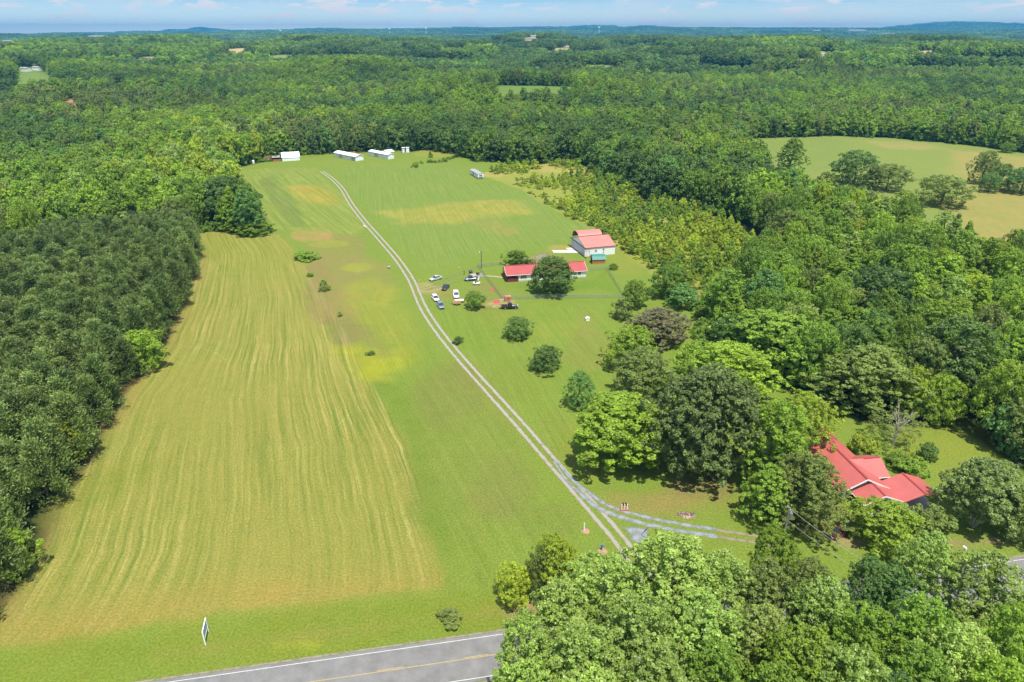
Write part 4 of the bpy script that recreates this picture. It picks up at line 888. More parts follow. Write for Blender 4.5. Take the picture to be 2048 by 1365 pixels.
singles = [p for p in vis if math.hypot(*p) < 345 and is_free(p[0], p[1], 5.5)][:215]
sset = set(singles); rest = [p for p in wood if p not in sset and (math.hypot(*p) > 345 or is_free(p[0], p[1], 5.5))]
WORD = {'dark': 'dark green', 'mid': 'mid green', 'blue': 'blue green', 'bright': 'bright green', 'yellow': 'yellow green', 'olive': 'olive', 'pale': 'pale leaved', 'pine': 'dull dark', 'brown': 'brownish'}
for i, (x, y) in enumerate(singles):
    c_ = species(x, y); u_, v_ = proj(x, y, 10)
    if x > 20 and v_ > 560: reg_ = 'wood behind the red-roofed house'
    elif x > 20: reg_ = 'wood between the sapling scrub and the pasture'
    else: reg_ = 'wood beyond the pine plantation'
    h = random.uniform(12.5, 21.5); rad = random.uniform(4.2, 6.2)
    if c_ in ('pine',): rad *= 0.8
    if c_ in ('dark', 'olive'): rad *= 1.12
    sz = 'tall' if h > 17 else 'low'
    tree('broadleaf_tree', '%s %s tree in the %s' % (sz, WORD[c_], reg_), x, y, h, rad, random.choice(SHB[c_]), c_, base=.10, group='%s %s trees of the %s' % (sz, WORD[c_], reg_))
print('wood', len(singles), len(rest))

# --- geometry-node masses
def mass(name, label, pts, protos, coll):
    """pts: rows of x, y, z, rot, sx, sz, index"""
    P = np.array(pts, float); me = bpy.data.meshes.new(name); me.vertices.add(len(P)); me.vertices.foreach_set('co', P[:, :3].astype(np.float32).ravel())
    for nm, ty, dat in (('rot', 'FLOAT_VECTOR', np.c_[np.zeros((len(P), 2)), P[:, 3]]), ('scl', 'FLOAT_VECTOR', P[:, [4, 4, 5]])):
        a = me.attributes.new(nm, ty, 'POINT'); a.data.foreach_set('vector', dat.astype(np.float32).ravel())
    a = me.attributes.new('pick', 'INT', 'POINT'); a.data.foreach_set('value', P[:, 6].astype(np.int32))
    o = bpy.data.objects.new(name, me); COL.objects.link(o)
    cl = bpy.data.collections.new(coll)
    for k, m_ in enumerate(protos): cl.objects.link(bpy.data.objects.new('%s_%02d' % (coll, k), m_))
    ng = bpy.data.node_groups.new(name, 'GeometryNodeTree')
    ng.interface.new_socket('Geometry', in_out='INPUT', socket_type='NodeSocketGeometry'); ng.interface.new_socket('Geometry', in_out='OUTPUT', socket_type='NodeSocketGeometry')
    N = ng.nodes; L = ng.links; gi = N.new('NodeGroupInput'); go = N.new('NodeGroupOutput'); ip = N.new('GeometryNodeInstanceOnPoints'); ci = N.new('GeometryNodeCollectionInfo')
    ci.inputs['Collection'].default_value = cl; ci.inputs['Separate Children'].default_value = True; ci.inputs['Reset Children'].default_value = True
    def att(nm, ty):
        n = N.new('GeometryNodeInputNamedAttribute'); n.data_type = ty; n.inputs['Name'].default_value = nm; return n.outputs[0]
    e2r = N.new('FunctionNodeEulerToRotation'); L.new(att('rot', 'FLOAT_VECTOR'), e2r.inputs[0])
    L.new(gi.outputs[0], ip.inputs['Points']); L.new(ci.outputs[0], ip.inputs['Instance']); ip.inputs['Pick Instance'].default_value = True
    L.new(att('pick', 'INT'), ip.inputs['Instance Index']); L.new(e2r.outputs[0], ip.inputs['Rotation']); L.new(att('scl', 'FLOAT_VECTOR'), ip.inputs['Scale']); L.new(ip.outputs[0], go.inputs[0])
    md = o.modifiers.new('scatter', 'NODES'); md.node_group = ng
    return tag(o, label, kind='stuff')
CK = ('dark', 'mid', 'blue', 'bright', 'yellow', 'olive', 'pale', 'pine')
protos = [crown_mesh('wood%d' % s, c) for c in CK for s in range(4)]
zs = H(np.array([p[0] for p in rest]), np.array([p[1] for p in rest])); rows_ = []
for (x, y), z in zip(rest, zs):
    c_ = species(x, y); h = random.uniform(14, 23) * random.choice((1, 1, .8)); rad = random.uniform(4.2, 7.2)
    if c_ == 'pine': rad *= .75; h *= 1.1
    rows_.append((x, y, z, random.uniform(0, 6.28), rad, h, CK.index(c_) * 4 + random.randrange(4)))
mass('forest', 'dense broadleaf forest spreading behind the farm', rows_, protos, 'wood_kind')
# patches of many small crowns for the far country
def patch_mesh(k, size, n, dark):
    r = np.random.default_rng(200 + k); Vs, Qs, Ts, Ms, o = [], [], [], [], 0
    cols = ('dark', 'mid', 'blue', 'bright', 'olive', 'pine')
    for i in range(n):
        V, Q, T = shape_raw('far%d' % r.integers(3)); a = r.uniform(0, 6.28); rad = r.uniform(4.3, 7.8); h = r.uniform(12, 20)
        g = int(math.ceil(math.sqrt(n))); px = (i % g + .5 + r.uniform(-.45, .45)) / g * size - size / 2; py = (i // g + .5 + r.uniform(-.45, .45)) / g * size - size / 2
        c, s = math.cos(a), math.sin(a)
        Vs.append(np.c_[(V[:, 0] * c - V[:, 1] * s) * rad + px, (V[:, 0] * s + V[:, 1] * c) * rad + py, V[:, 2] * h]); Qs.append(Q + o); o += len(V)
        Ts.append(np.clip(T + r.normal(0, .12), 0, 1)); w = (0.58, .10, .14, .00, .03, .15) if dark else (0.07, .42, .14, .24, .09, .04)
        Ms.append(np.full(len(Q), r.choice(6, p=np.array(w) / sum(w))))
    me = raw_mesh('far_wood', np.concatenate(Vs), np.concatenate(Qs), None, np.concatenate(Ts))
    for c in cols: me.materials.append(LEAF[c])
    me.polygons.foreach_set('material_index', np.concatenate(Ms).astype(np.int32)); return me
for i, s_ in enumerate(('round', 'egg', 'broad')): reg('far%d' % i, lambda i=i, s_=s_: broad_crown(90 + i, s_, 2.4, 40, 34, 0.14, rag=0.25, cl_r=(0.26, 0.40), fill=0.1))
PS = 62.0
fprotos = [patch_mesh(k, PS, 49, k >= 4) for k in range(7)]
rows_ = []; y = 1140.0
while y < 12800:
    sc = 1.0 if y < 3000 else 1.0 + (y - 3000) / 3000; stp = PS * sc * 0.93
    half = 1.02 * (y * CP) + 150; xs = np.arange(-half, half, stp) + random.uniform(0, stp)
    xs = xs + rng.uniform(-6, 6, len(xs)) * sc; ys = y + rng.uniform(-6, 6, len(xs)) * sc; op = is_open(xs, ys); hz = H(xs, ys)
    for x_, y_, o_, z_ in zip(xs, ys, op, hz):
        if o_: continue
        dk = fbm(x_, y_ * 0.45, 420, 21) + random.uniform(-.08, .08) < 0.44
        rows_.append((x_, y_, z_ - 1, random.choice((0, 1.5708, 3.1416, 4.712)) + random.uniform(-.2, .2), sc, 1 + (sc - 1) * .35, random.randrange(4, 7) if dk else random.randrange(4)))
    y += stp
print('far patches', len(rows_))
mass('distant_forest', 'far blue green woodland reaching to the horizon', rows_, fprotos, 'far_wood_kind')
# pines and saplings beyond the single ones, and weeds of the scrub
extra = [(x, y, 0, random.uniform(0, 6), 3.2 / .3, 10, k % 4) for k, (x, y) in enumerate(PINE_REST)]
if extra: mass('pine_mass', 'dark tops of the far plantation pines', [(a, b, 3.5, c, d, e, f) for a, b, _, c, d, e, f in extra], [crown_mesh('pine%d' % k, 'pine') for k in range(4)], 'pine_kind')
wd = jitter_fill(SCRUB, 2.8, 1.4, 19)
rows_ = [(x, y, -0.05, random.uniform(0, 6.28), random.uniform(.6, 1.4), random.uniform(.4, 1.1), random.choice((0, 0, 1, 2, 2, 4))) for x, y in wd if vnoise(x, y, 9, 8) + random.uniform(-.2, .2) > 0.36 + 0.30 * float(ss(330, 430, y))]
rows_ += [(x, y, 0, random.uniform(0, 6), 2, random.uniform(3, 5), random.randrange(5)) for x, y in SAP_REST]
mass('undergrowth', 'yellow green weeds between the saplings', rows_, [crown_mesh('bush0', 'yellow'), crown_mesh('bush1', 'bright'), crown_mesh('bush1', 'yellow'), crown_mesh('bush0', 'mid'), crown_mesh('bush0', 'olive')], 'weed_kind')
# leafy skirt along wood edges, hiding the trunks
rows_ = []
def skirt(pts, step, lo, hi, cols):
    ln = resample(GP(pts), step)
    for p in ln:
        for k in range(2):
            h = random.uniform(lo, hi); rows_.append((p.x + random.uniform(-2, 2), p.y + random.uniform(0.5, 4), 0, random.uniform(0, 6.28), h * random.uniform(.55, .8), h, random.choice(cols)))
skirt([(440, 340), (520, 321), (610, 309), (660, 303), (740, 298), (800, 297), (860, 298), (905, 301), (945, 318)], 3.0, 2.5, 6, (0, 1, 2, 3))
skirt([(1195, 345), (1250, 373), (1310, 400), (1465, 438)], 3.0, 2.5, 6, (0, 1, 2))
skirt([(1520, 275), (1660, 270), (1790, 275), (1900, 285), (2060, 306)], 3.0, 3, 8, (0, 1, 2))
skirt([(1425, 630), (1412, 690), (1470, 718), (1545, 762), (1660, 797)], 2.5, 1.5, 4, (0, 1, 2))
skirt([(828, 336), (845, 327), (875, 327), (905, 318), (935, 312)], 3.2, .6, 2.2, (0, 1, 3)); skirt([(475, 330), (500, 327), (540, 324)], 2, 1, 3, (0, 1))
skirt([(388, 468), (420, 465), (470, 463)], 2.0, 2, 4, (1, 3))
for poly, z, c_, rise in FAR_FIELDS:
    if rise > 6: continue
    for _ in range(260):
        t = random.random(); p = Vector(random.choice(poly)).lerp(Vector(random.choice(poly)), t); h = random.uniform(1.2, 5); rows_.append((p.x + random.uniform(-18, 18), p.y + random.uniform(-10, 40), z, random.uniform(0, 6.28), h * .6, h, random.choice((0, 1, 3))))
mass('woodland_edge_brush', 'low leafy brush along the wood edges', rows_, [crown_mesh('bush0', 'mid'), crown_mesh('bush1', 'mid'), crown_mesh('bush1', 'dark'), crown_mesh('bush0', 'bright')], 'brush_kind')
# ------------------------------------------------------------------ buildings
def gable_solid(mb, x0, x1, y0, y1, eave, ridge, z0=0.0, axis='x'):
    if axis == 'x': return mb.prism([(y0, z0), (y1, z0), (y1, eave), ((y0 + y1) / 2, ridge), (y0, eave)], x0, x1, 'x')
    return mb.prism([(x0, z0), (x1, z0), (x1, eave), ((x0 + x1) / 2, ridge), (x0, eave)], y0, y1, 'y')
def gable_roof(mb, x0, x1, y0, y1, eave, ridge, ov=0.35, ove=0.3, th=0.14, axis='x', lift=0.03):
    """two pitched slabs with eaves overhang ov and gable overhang ove"""
    a0, a1 = (y0, y1) if axis == 'x' else (x0, x1); c = (a0 + a1) / 2; sl = (ridge - eave) / (c - a0)
    ze = eave - sl * ov + lift; zr = ridge + lift
    for s, e in ((-1, a0 - ov), (1, a1 + ov)):
        prof = [(c, zr), (e, ze), (e, ze + th), (c, zr + th)]
        if axis == 'x': mb.prism(prof, x0 - ove, x1 + ove, 'x')
        else: mb.prism(prof, y0 - ove, y1 + ove, 'y')
    return mb
def rake_trim(mb, pos, a0, a1, eave, ridge, ov, axis, w=0.22, t=0.06, lift=-0.02):
    c = (a0 + a1) / 2; sl = (ridge - eave) / (c - a0); ze = eave - sl * ov + lift; zr = ridge + lift
    prof = [(a0 - ov, ze), (c, zr), (a1 + ov, ze), (a1 + ov, ze + w), (c, zr + w), (a0 - ov, ze + w)]
    mb.prism(prof, pos - t / 2, pos + t / 2, axis); return mb
def window(parent, c, w, h, face, shutters=False):
    """face: unit outward normal (x or y) in the building's own axes"""
    nx_, ny_ = face
    def bx(mb, off, ww, hh, th, dx=0.0, dz=0.0):
        d = (th, ww, hh) if nx_ else (ww, th, hh); return mb.box((c[0] + nx_ * off + (0 if nx_ else dx), c[1] + ny_ * off + (dx if nx_ else 0), c[2] + dz), d)
    f = MB()
    bx(f, .03, w + .2, .1, .08, 0, h / 2 + .05); bx(f, .03, w + .2, .1, .08, 0, -h / 2 - .05); bx(f, .03, .1, h, .08, w / 2 + .05); bx(f, .03, .1, h, .08, -w / 2 - .05); bx(f, .035, w, .05, .05)
    o = f.build('window', M['white_paint'], parent); bx(MB(), 0, w, h, .04); g = MB(); bx(g, .005, w, h, .04); g.build('pane', M['glass'], o)
    if shutters:
        for s in (-1, 1): q = MB(); bx(q, .03, .38, h + .2, .06, s * (w / 2 + .32)); q.build('shutter', M['black'], o)
    return o
def frame_from(p, q):
    a = Vector(G(*p)); b = Vector(G(*q)); d = b - a; return a, math.atan2(d.y, d.x), d.length
# --- long white house with a red roof
a, rz, L = frame_from((1014, 565), (1172, 555))
h = thing('white_house', 'long white single-storey house with red metal roof and dark porch at one end', 'house', (a.x, a.y, 0), rz)
Wd = 8.6; PW = 4.1
gable_solid(MB(), PW, L, 0, Wd, 2.7, 4.45).build('wall', M['white_siding'], h)
roof = gable_roof(MB(), 0, L, 0, Wd, 2.7, 4.45, ov=.45).build('roof', M['red_roof'], h)
gb = MB(); gb.prism([(9.0, 2.55), (12.6, 2.55), (10.8, 3.75)], -0.62, 2.4, 'y'); gb.build('gable_front', M['white_siding'], h)
gr = MB(); gable_roof(gr, 9.0, 12.6, -0.62, 2.2, 2.5, 3.7, ov=.2, ove=.12, axis='y', lift=.06); gr.build('gable_roof', M['red_roof'], h)
rc = MB(); rc.box((L / 2, Wd / 2, 4.66), (L + .6, .42, .06)); rc.build('ridge_cap', M['ridge'], h)
dk = MB(); dk.box((PW / 2 - .02, Wd / 2, .3), (PW, Wd, .5)); deck = dk.build('porch_deck', M['red_wood'], h)
pr = MB()
for x_ in (.1, PW - .4): pr.box((x_, .06, 1.6), (.16, .16, 2.1))
for y_ in np.linspace(.06, Wd - .06, 5): pr.box((.06, y_, 1.6), (.16, .16, 2.1))
pr.build('porch_post', M['red_wood'], h)
rl_ = MB(); rl_.box((PW / 2, .03, .98), (PW, .06, .85)); rl_.box((.03, Wd / 2, .98), (.06, Wd, .85)); rl_.build('porch_railing', M['red_wood'], h)
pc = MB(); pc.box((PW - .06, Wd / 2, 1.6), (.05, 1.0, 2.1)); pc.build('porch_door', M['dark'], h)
gw = MB(); gw.prism([(.1, 2.66), (Wd - .1, 2.66), (Wd / 2, 4.35)], .15, .25, 'x'); gw.build('porch_gable', M['dark'], h)  # near-black infill paints in the shade of the porch gable end
rt = MB(); rake_trim(rt, -.33, 0, Wd, 2.7, 4.45, .45, 'x'); rake_trim(rt, L + .33, 0, Wd, 2.7, 4.45, .45, 'x'); rt.build('rake_trim', M['white_paint'], h)
tr = MB(); tr.box((L / 2, -.47, 2.52), (L + .5, .05, .2)); tr.build('gutter', M['white_paint'], h)
for s_ in (5.9, 9.7, 14.5, 18): window(h, (s_, 0, 1.75), 1.0, 1.3, (0, -1), True)
window(h, (26.2, 0, 1.75), 1.0, 1.3, (0, -1)); window(h, (24.0, 0, 1.9), 1.7, 1.2, (0, -1)); window(h, (L, 3, 1.75), 1.0, 1.3, (1, 0))
dr = MB(); dr.box((12.0, -.03, 1.2), (1.0, .06, 2.1)); d_ = dr.build('door', M['white_paint'], h); MB().box((12.38, -.08, 1.2), (.06, .06, .06)).build('handle', M['galv'], d_)
st = MB(); st.box((12, -.7, .18), (1.8, 1.3, .36)); st.build('step', M['concrete'], h)
sk = MB(); sk.box(((PW + L) / 2, -.012, .22), (L - PW, .03, .44)); sk.build('foundation', M['concrete'], h)
# --- hangar with faded red roof
a, rz, L = frame_from((1169.4, 514), (1229.5, 508.5))
h = thing('aircraft_hangar', 'white metal hangar with faded red roof beside the green-roofed shed', 'hangar', (a.x, a.y, 0), rz); Wd = 15.0; HX, HY, HR, HL = a.x, a.y, rz, L
gable_solid(MB(), 0, L, 0, Wd, 3.5, 5.9).build('wall', M['white_siding'], h)
gable_roof(MB(), 0, L, 0, Wd, 3.5, 5.9, ov=.25, ove=.15).build('roof', M['salmon_roof'], h)
rc = MB(); rc.box((L / 2, Wd / 2, 6.10), (L + .3, .5, .06)); rc.build('ridge_cap', M['rust'], h)
dr = MB(); dr.box((-.05, Wd / 2, 1.75), (.1, Wd - 1.2, 3.3)); dd = dr.build('hangar_door', M['grey_metal'], h)
tk_ = MB(); tk_.box((-.12, Wd / 2, 3.5), (.16, Wd + 2.5, .16)); tk_.box((-.35, Wd / 2, .05), (.5, Wd + 5.0, .1)); tk_.build('door_rail_and_shadow', M['dark'], h)  # near-black ground strip holds both the rail and a painted wall shadow
fr = MB()
for x_ in (-.1, 1.4): fr.tube((x_, -1.5, 0), (x_, -1.5, 2.6), .07)
fr.tube((-.1, -1.5, 2.6), (-.1, 0, 3.4), .06); fr.tube((1.4, -1.5, 2.6), (1.4, 0, 3.4), .06); fr.tube((-.1, -1.5, 2.6), (1.4, -1.5, 2.6), .06); fr.build('side_frame', M['rust'], h)
for s_, z_ in ((.36, 2.1), (.615, 2.3)): window(h, (L * s_, 0, z_), .75, .85, (0, -1))
dr = MB(); dr.box((L * .61, -.03, .95), (.8, .06, 1.4)); d_ = dr.build('door', M['white_paint'], h); window(h, (L * .61, -.05, 1.25), .5, .5, (0, -1)); MB().box((L * .61 + .3, -.08, .95), (.06, .06, .06)).build('handle', M['galv'], d_)
ac = MB(); ac.box((L * .50, -.45, .45), (.9, .6, .9)); ac.build('heat_pump', M['grey_metal'], h)
rt = MB(); rt.box((L / 2, -.22, 3.40), (L + .3, .06, .16)); rt.build('eave_trim', M['rust'], h)
# --- arched red carport behind it
cx0 = Vector((HX, HY)) + Vector((math.cos(HR), math.sin(HR))) * 3.4 + Vector((-math.sin(HR), math.cos(HR))) * (Wd + .15)
h = thing('arched_carport', 'open carport with arched faded red roof directly behind the white hangar', 'carport', (cx0.x, cx0.y, 0), HR)
sh = []; n = 14; cw = 7.2
for k in range(n + 1):
    t = math.pi * k / n; sh.append((cw / 2 - cw / 2 * math.cos(t), 2.6 + 2.5 * math.sin(t) ** .85 if 0 < k < n else 2.2))
prof = sh + [(p, q - .12) for p, q in sh[::-1]]
MB().prism(prof, 0, 10.4, 'x').build('roof', M['salmon_roof'], h)
for y_ in (.1, cw - .1):
    for x_ in (.1, 3.5, 7, 10.3): MB().tube((x_, y_, 0), (x_, y_, 2.4), .07).build('post', M['rust'], h)
fr = MB()
for x_ in (.1, 10.3): fr.tube((x_, .1, 2.3), (x_, cw - .1, 2.3), .06); fr.tube((x_, cw / 2, 2.3), (x_, cw / 2, 4.9), .05)
fr.build('truss', M['rust'], h)
eb = MB(); eb.prism([(p, min(q - .14, q)) for p, q in sh], 10.2, 10.28, 'x'); eb.build('end_panel', M['salmon_roof'], h)
# --- barn shed
a, rz, L = frame_from((1185, 529), (1211, 528))
h = thing('barn_shed', 'small orange wooden barn shed with green gambrel roof', 'shed', (a.x, a.y, 0), rz); L = 4.9; Wd = 3.6
pf = [(0, 0), (Wd, 0), (Wd, 1.75), (Wd - .7, 2.7), (Wd / 2, 3.15), (.7, 2.7), (0, 1.75)]
MB().prism(pf, 0, L, 'x').build('wall', M['wood'], h)
rf = MB(); top = [(-.2, 1.66), (.62, 2.80), (Wd / 2, 3.28), (Wd - .62, 2.80), (Wd + .2, 1.66)]
for p, q in zip(top[:-1], top[1:]): rf.prism([p, q, (q[0], q[1] + .07), (p[0], p[1] + .07)], -.18, L + .18, 'x')
rf.build('roof', M['green_roof'], h)
dr = MB(); dr.box((-.03, Wd / 2, .95), (.06, 1.6, 1.8)); d_ = dr.build('door', M['dark'], h)
tr = MB()
for x_ in (.05, L / 2, L - .05): tr.box((x_, -.015, .9), (.1, .04, 1.7))
tr.box((L / 2, -.015, .08), (L, .045, .14)); tr.build('corner_board', M['tan_wood'], h)
# --- back field hangars
def long_shed(name, label, pl, pc, pr_, eave, ridge, wallm, roofm, bays):
    A, B, C_ = Vector(G(*pl)), Vector(G(*pc)), Vector(G(*pr_)); d = B - A; L = d.length; rz = math.atan2(d.y, d.x); n = Vector((-d.y, d.x)).normalized(); Wd = max(5.0, (C_ - B).dot(n))
    h = thing(name, label, 'hangar', (A.x, A.y, 0), rz)
    gable_solid(MB(), 0, L, 0, Wd, eave, ridge).build('wall', wallm, h)
    gable_roof(MB(), 0, L, 0, Wd, eave, ridge, ov=.5, ove=.4, th=.2).build('roof', roofm, h)
    fs = MB(); fs.box((L / 2, -.52, eave - .22), (L + .7, .06, .34)); fs.build('fascia', M['aged_roof'], h)
    for k in range(bays):
        w_ = L / bays; q = MB(); q.box((w_ * (k + .5), -.04, eave * .44), (w_ * .86, .08, eave * .86)); q.build('bay_door', M['grey_metal'] if k % 3 == 1 else wallm, h)
    q = MB(); q.box((L + .04, Wd / 2, eave * .44), (.08, Wd * .7, eave * .86)); q.build('end_door', wallm, h)
    return h
long_shed('hangar_shed', 'long low white aircraft shed in the middle of the back treeline row', (669.4, 314), (711.3, 322.9), (727.9, 320.7), 2.9, 3.9, M['white_metal'], M['white_metal'], 5)
hc = long_shed('hangar_shed', 'long white aircraft shed with stepped roof, nearest the twin white outhouses', (738.4, 311.6), (776.6, 319.2), (794.8, 319), 3.0, 3.8, M['white_metal'], M['white_metal'], 4)
q = MB(); gable_roof(q, 10, 17, 3.5, 9.5, 3.6, 4.7, ov=.2, ove=.2, axis='y'); q.build('roof_dormer', M['white_metal'], hc)
a, rz, L = frame_from((565, 323), (600, 321)); h = thing('barn', 'tall white gambrel-roofed metal barn at the treeline', 'barn', (a.x, a.y, 0), rz); Wd = 9
pf = [(0, 0), (Wd, 0), (Wd, 2.2), (Wd - 1.6, 4.3), (Wd / 2, 5.0), (1.6, 4.3), (0, 2.2)]
MB().prism(pf, 0, L, 'x').build('wall', M['white_metal'], h); rf = MB(); top = [(-.2, 2.1), (1.5, 4.42), (Wd / 2, 5.14), (Wd - 1.5, 4.42), (Wd + .2, 2.1)]
for p, q in zip(top[:-1], top[1:]): rf.prism([p, q, (q[0], q[1] + .1), (p[0], p[1] + .1)], -.25, L + .25, 'x')
rf.build('roof', M['white_metal'], h); q = MB(); q.box((-.04, Wd / 2, 1.6), (.08, 3.4, 3.1)); q.build('door', M['grey_metal'], h)
a, rz, L = frame_from((546, 324), (563, 323)); h = thing('lean_shed', 'open wooden shed with dark roof joined between white barn and grey shed', 'shed', (a.x, a.y, 0), rz); L -= .6
q = MB(); q.box((L / 2, 4.9, 1.5), (L, .2, 3)); q.box((.1, 2.5, 1.4), (.2, 4.8, 2.8)); q.box((L - .1, 2.5, 1.4), (.2, 4.8, 2.8)); q.build('wall', M['red_wood'], h); q = MB(); q.box((L / 2, .06, .75), (L, .12, 1.5)); q.build('front_boards', M['wood'], h)
q = MB(); q.prism([(-.4, 2.6), (5.3, 3.3), (5.3, 3.45), (-.4, 2.75)], -.2, L + .2, 'x'); q.build('roof', M['aged_roof'], h); q = MB(); q.box((L / 2, 2.4, 2.0), (L * .8, .1, .9)); q.build('shade_panel', M['dark'], h)  # dark panel added inside, painting in the shade of the open shed
a, rz, L = frame_from((532, 323.5), (544, 323)); h = thing('grey_shed', 'pale grey metal shed, westmost of the joined sheds beside the white barn', 'shed', (a.x, a.y, 0), rz)
gable_solid(MB(), 0, L, 0, 5, 2.4, 3.0).build('wall', M['grey_metal'], h); gable_roof(MB(), 0, L, 0, 5, 2.4, 3.0).build('roof', M['rust'], h)
q = MB(); q.box((L * .5, -.03, 1), (1.4, .06, 1.9)); q.build('door', M['white_paint'], h)
for (u, v, lab) in ((807.3, 305.5, 'white narrow outhouse with grey side at the back treeline, beside its brighter twin'), (815.6, 305, 'bright white narrow outhouse at the back treeline, nearer the dark tree')):
    x, y = G(u, v); h = thing('outhouse', lab, 'outhouse', (x, y, 0), .1); MB().box((0, 0, 1.7), (2.2, 2.4, 3.4)).build('wall', M['grey_metal'] if u < 810 else M['white_paint'], h)
    MB().box((0, 0, 3.48), (2.6, 2.8, .16)).build('roof', M['white_metal'], h); MB().box((0, -1.22, 1.3), (1.0, .06, 2.3)).build('door', M['white_paint'], h)
x, y = G(507, 327.5); h = thing('white_box', 'small white tank standing in the brush west of the joined sheds', 'tank', (x, y, 0), .2); MB().tube((0, 0, 0), (0, 0, 2.0), .75, .75, 14).build('body', M['white_paint'], h); MB().tube((0, 0, 2.0), (0, 0, 2.3), .75, .2, 14).build('lid', M['white_paint'], h)
# --- old mobile home
A, B, C_ = Vector(G(940, 349)), Vector(G(956.2, 358.8)), Vector(G(967, 358)); d = B - A; L = d.length; rz = math.atan2(d.y, d.x)
h = thing('mobile_home', 'old weathered white trailer home beside the sapling scrub', 'trailer home', (A.x, A.y, 0), rz)
MB().box((L / 2, 1.7, 1.75), (L, 3.4, 2.5)).build('body', M['white_metal'], h); MB().box((L / 2, 1.7, .28), (L - .4, 3.0, .5)).build('chassis', M['dark'], h)
MB().prism([(-.1, 3.0), (1.7, 3.35), (3.5, 3.0), (3.5, 2.95), (-.1, 2.95)], -.1, L + .1, 'x').build('roof', M['aged_roof'], h)
for k in range(5): window(h, (L * (.12 + .19 * k), 0, 1.95), 1.0, .9, (0, -1))
window(h, (L, 1.7, 2.0), 1.9, .9, (1, 0)); MB().box((L * .42, -.04, 1.5), (.8, .08, 1.9)).build('door', M['dark'], h); MB().box((L + .04, 1.7, .95), (.08, 3.0, .3)).build('bumper', M['dark'], h)

# --- red-roofed house by the road
hx, hy, TH = 65.4, 103.6, R(8)
h = thing('red_roofed_house', 'rambling brick house with bright red metal roofs and white rake boards among trees', 'house', (hx, hy, 0), TH)
mb = MB(); gable_solid(mb, -4.2, 4.2, 0.6, 20, 2.8, 4.95, axis='y'); mb.build('wall', M['brick'], h)
mb = MB(); gable_solid(mb, 4.2, 7.2, 3.6, 10.4, 2.7, 4.3); mb.build('wing_wall', M['brick'], h)
mr = M['coral_roof'].copy(); mr.name = 'red_metal_roof_ribs_across'
for n_ in mr.node_tree.nodes:
    if n_.type == 'TEX_WAVE': n_.bands_direction = 'Y'
RF = gable_roof(MB(), -4.2, 4.2, 0.0, 20, 2.8, 4.95, ov=.75, ove=.0, axis='y').build('roof', mr, h)
gable_roof(MB(), 1.0, 7.0, 3.6, 10.4, 2.7, 4.5, ov=.3, ove=.3, axis='x').build('wing_roof', M['coral_roof'], h)
gable_roof(MB(), -2.4, 4.6, -3.9, 0.2, 2.55, 4.0, ov=.3, ove=0, axis='y').build('porch_roof', mr, h)
gable_roof(MB(), 5.2, 12.4, -4.2, 2.4, 2.55, 3.85, ov=.3, ove=0, axis='y').build('carport_roof', mr, h)
rc = MB(); rc.box((0, 10, 5.15), (.45, 20, .06)); rc.box((1.1, -1.9, 4.20), (.4, 4.0, .06)); rc.box((8.8, -.9, 4.05), (.4, 6.6, .06)); rc.box((5.4, 7, 4.70), (3.4, .4, .06)); rc.build('ridge_cap', M['ridge'], h)
tr = MB(); rake_trim(tr, -.04, -4.2, 4.2, 2.8, 4.95, .75, 'y', w=.30, lift=-.10); rake_trim(tr, -3.95, -2.4, 4.6, 2.55, 4.0, .3, 'y', w=.26, lift=-.08); tr.build('rake_board', M['white_paint'], h)
tr = MB(); tr.box((5.02, 10, 2.36), (.1, 20, .16)); tr.box((-5.02, 10, 2.36), (.1, 20, .16)); tr.box((4.98, -1.9, 2.42), (.1, 4.2, .14)); tr.box((-2.78, -1.9, 2.42), (.1, 4.2, .14)); tr.box((5.5, 3.24, 2.55), (3.6, .08, .14)); tr.box((7.33, 7, 2.6), (.08, 6.8, .12)); tr.build('gutter', M['white_paint'], h)
gp = MB(); gp.prism([(-1.7, 2.9), (3.9, 2.9), (1.1, 3.85)], -3.4, -3.3, 'y'); gp.build('porch_gable', M['white_siding'], h)
gv = MB(); gv.prism([(-1.3, 4.0), (.2, 4.0), (.2, 4.4), (-.3, 4.55), (-1.3, 4.25)], .5, .58, 'y'); gv.build('gable_vent', M['white_paint'], h)
for x_ in (-2.2, 1.0, 4.3): MB().box((x_, -3.6, 1.25), (.3, .3, 2.5)).build('porch_post', M['white_paint'], h)
for x_ in (5.5, 12.1):
    for y_ in (-3.9, 2.1): MB().box((x_, y_, 1.25), (.22, .22, 2.5)).build('carport_post', M['white_paint'], h)
MB().box((1.1, -1.7, .12), (7.2, 4.4, .24)).build('porch_floor', M['concrete'], h); MB().box((8.8, -.9, .04), (7.4, 6.8, .08)).build('carport_slab', M['concrete'], h)
window(h, (-1.9, .6, 1.6), 1.4, 1.3, (0, -1)); window(h, (2.9, .6, 1.6), 1.2, 1.3, (0, -1)); window(h, (-4.2, 5, 1.6), 1.4, 1.3, (-1, 0)); window(h, (-4.2, 11, 1.6), 1.4, 1.3, (-1, 0)); window(h, (4.2, 14, 1.6), 1.4, 1.3, (1, 0)); window(h, (7.2, 7, 1.6), 1.6, 1.2, (1, 0))
dr = MB(); dr.box((.8, .56, 1.15), (1.0, .06, 2.1)); d_ = dr.build('door', M['dark'], h); MB().box((1.2, .5, 1.1), (.06, .06, .06)).build('handle', M['galv'], d_)
mb = MB(); mb.box((3.6, -2.9, .5), (4.5, .3, 1.0)); mb.build('planter_wall', M['brick'], h)

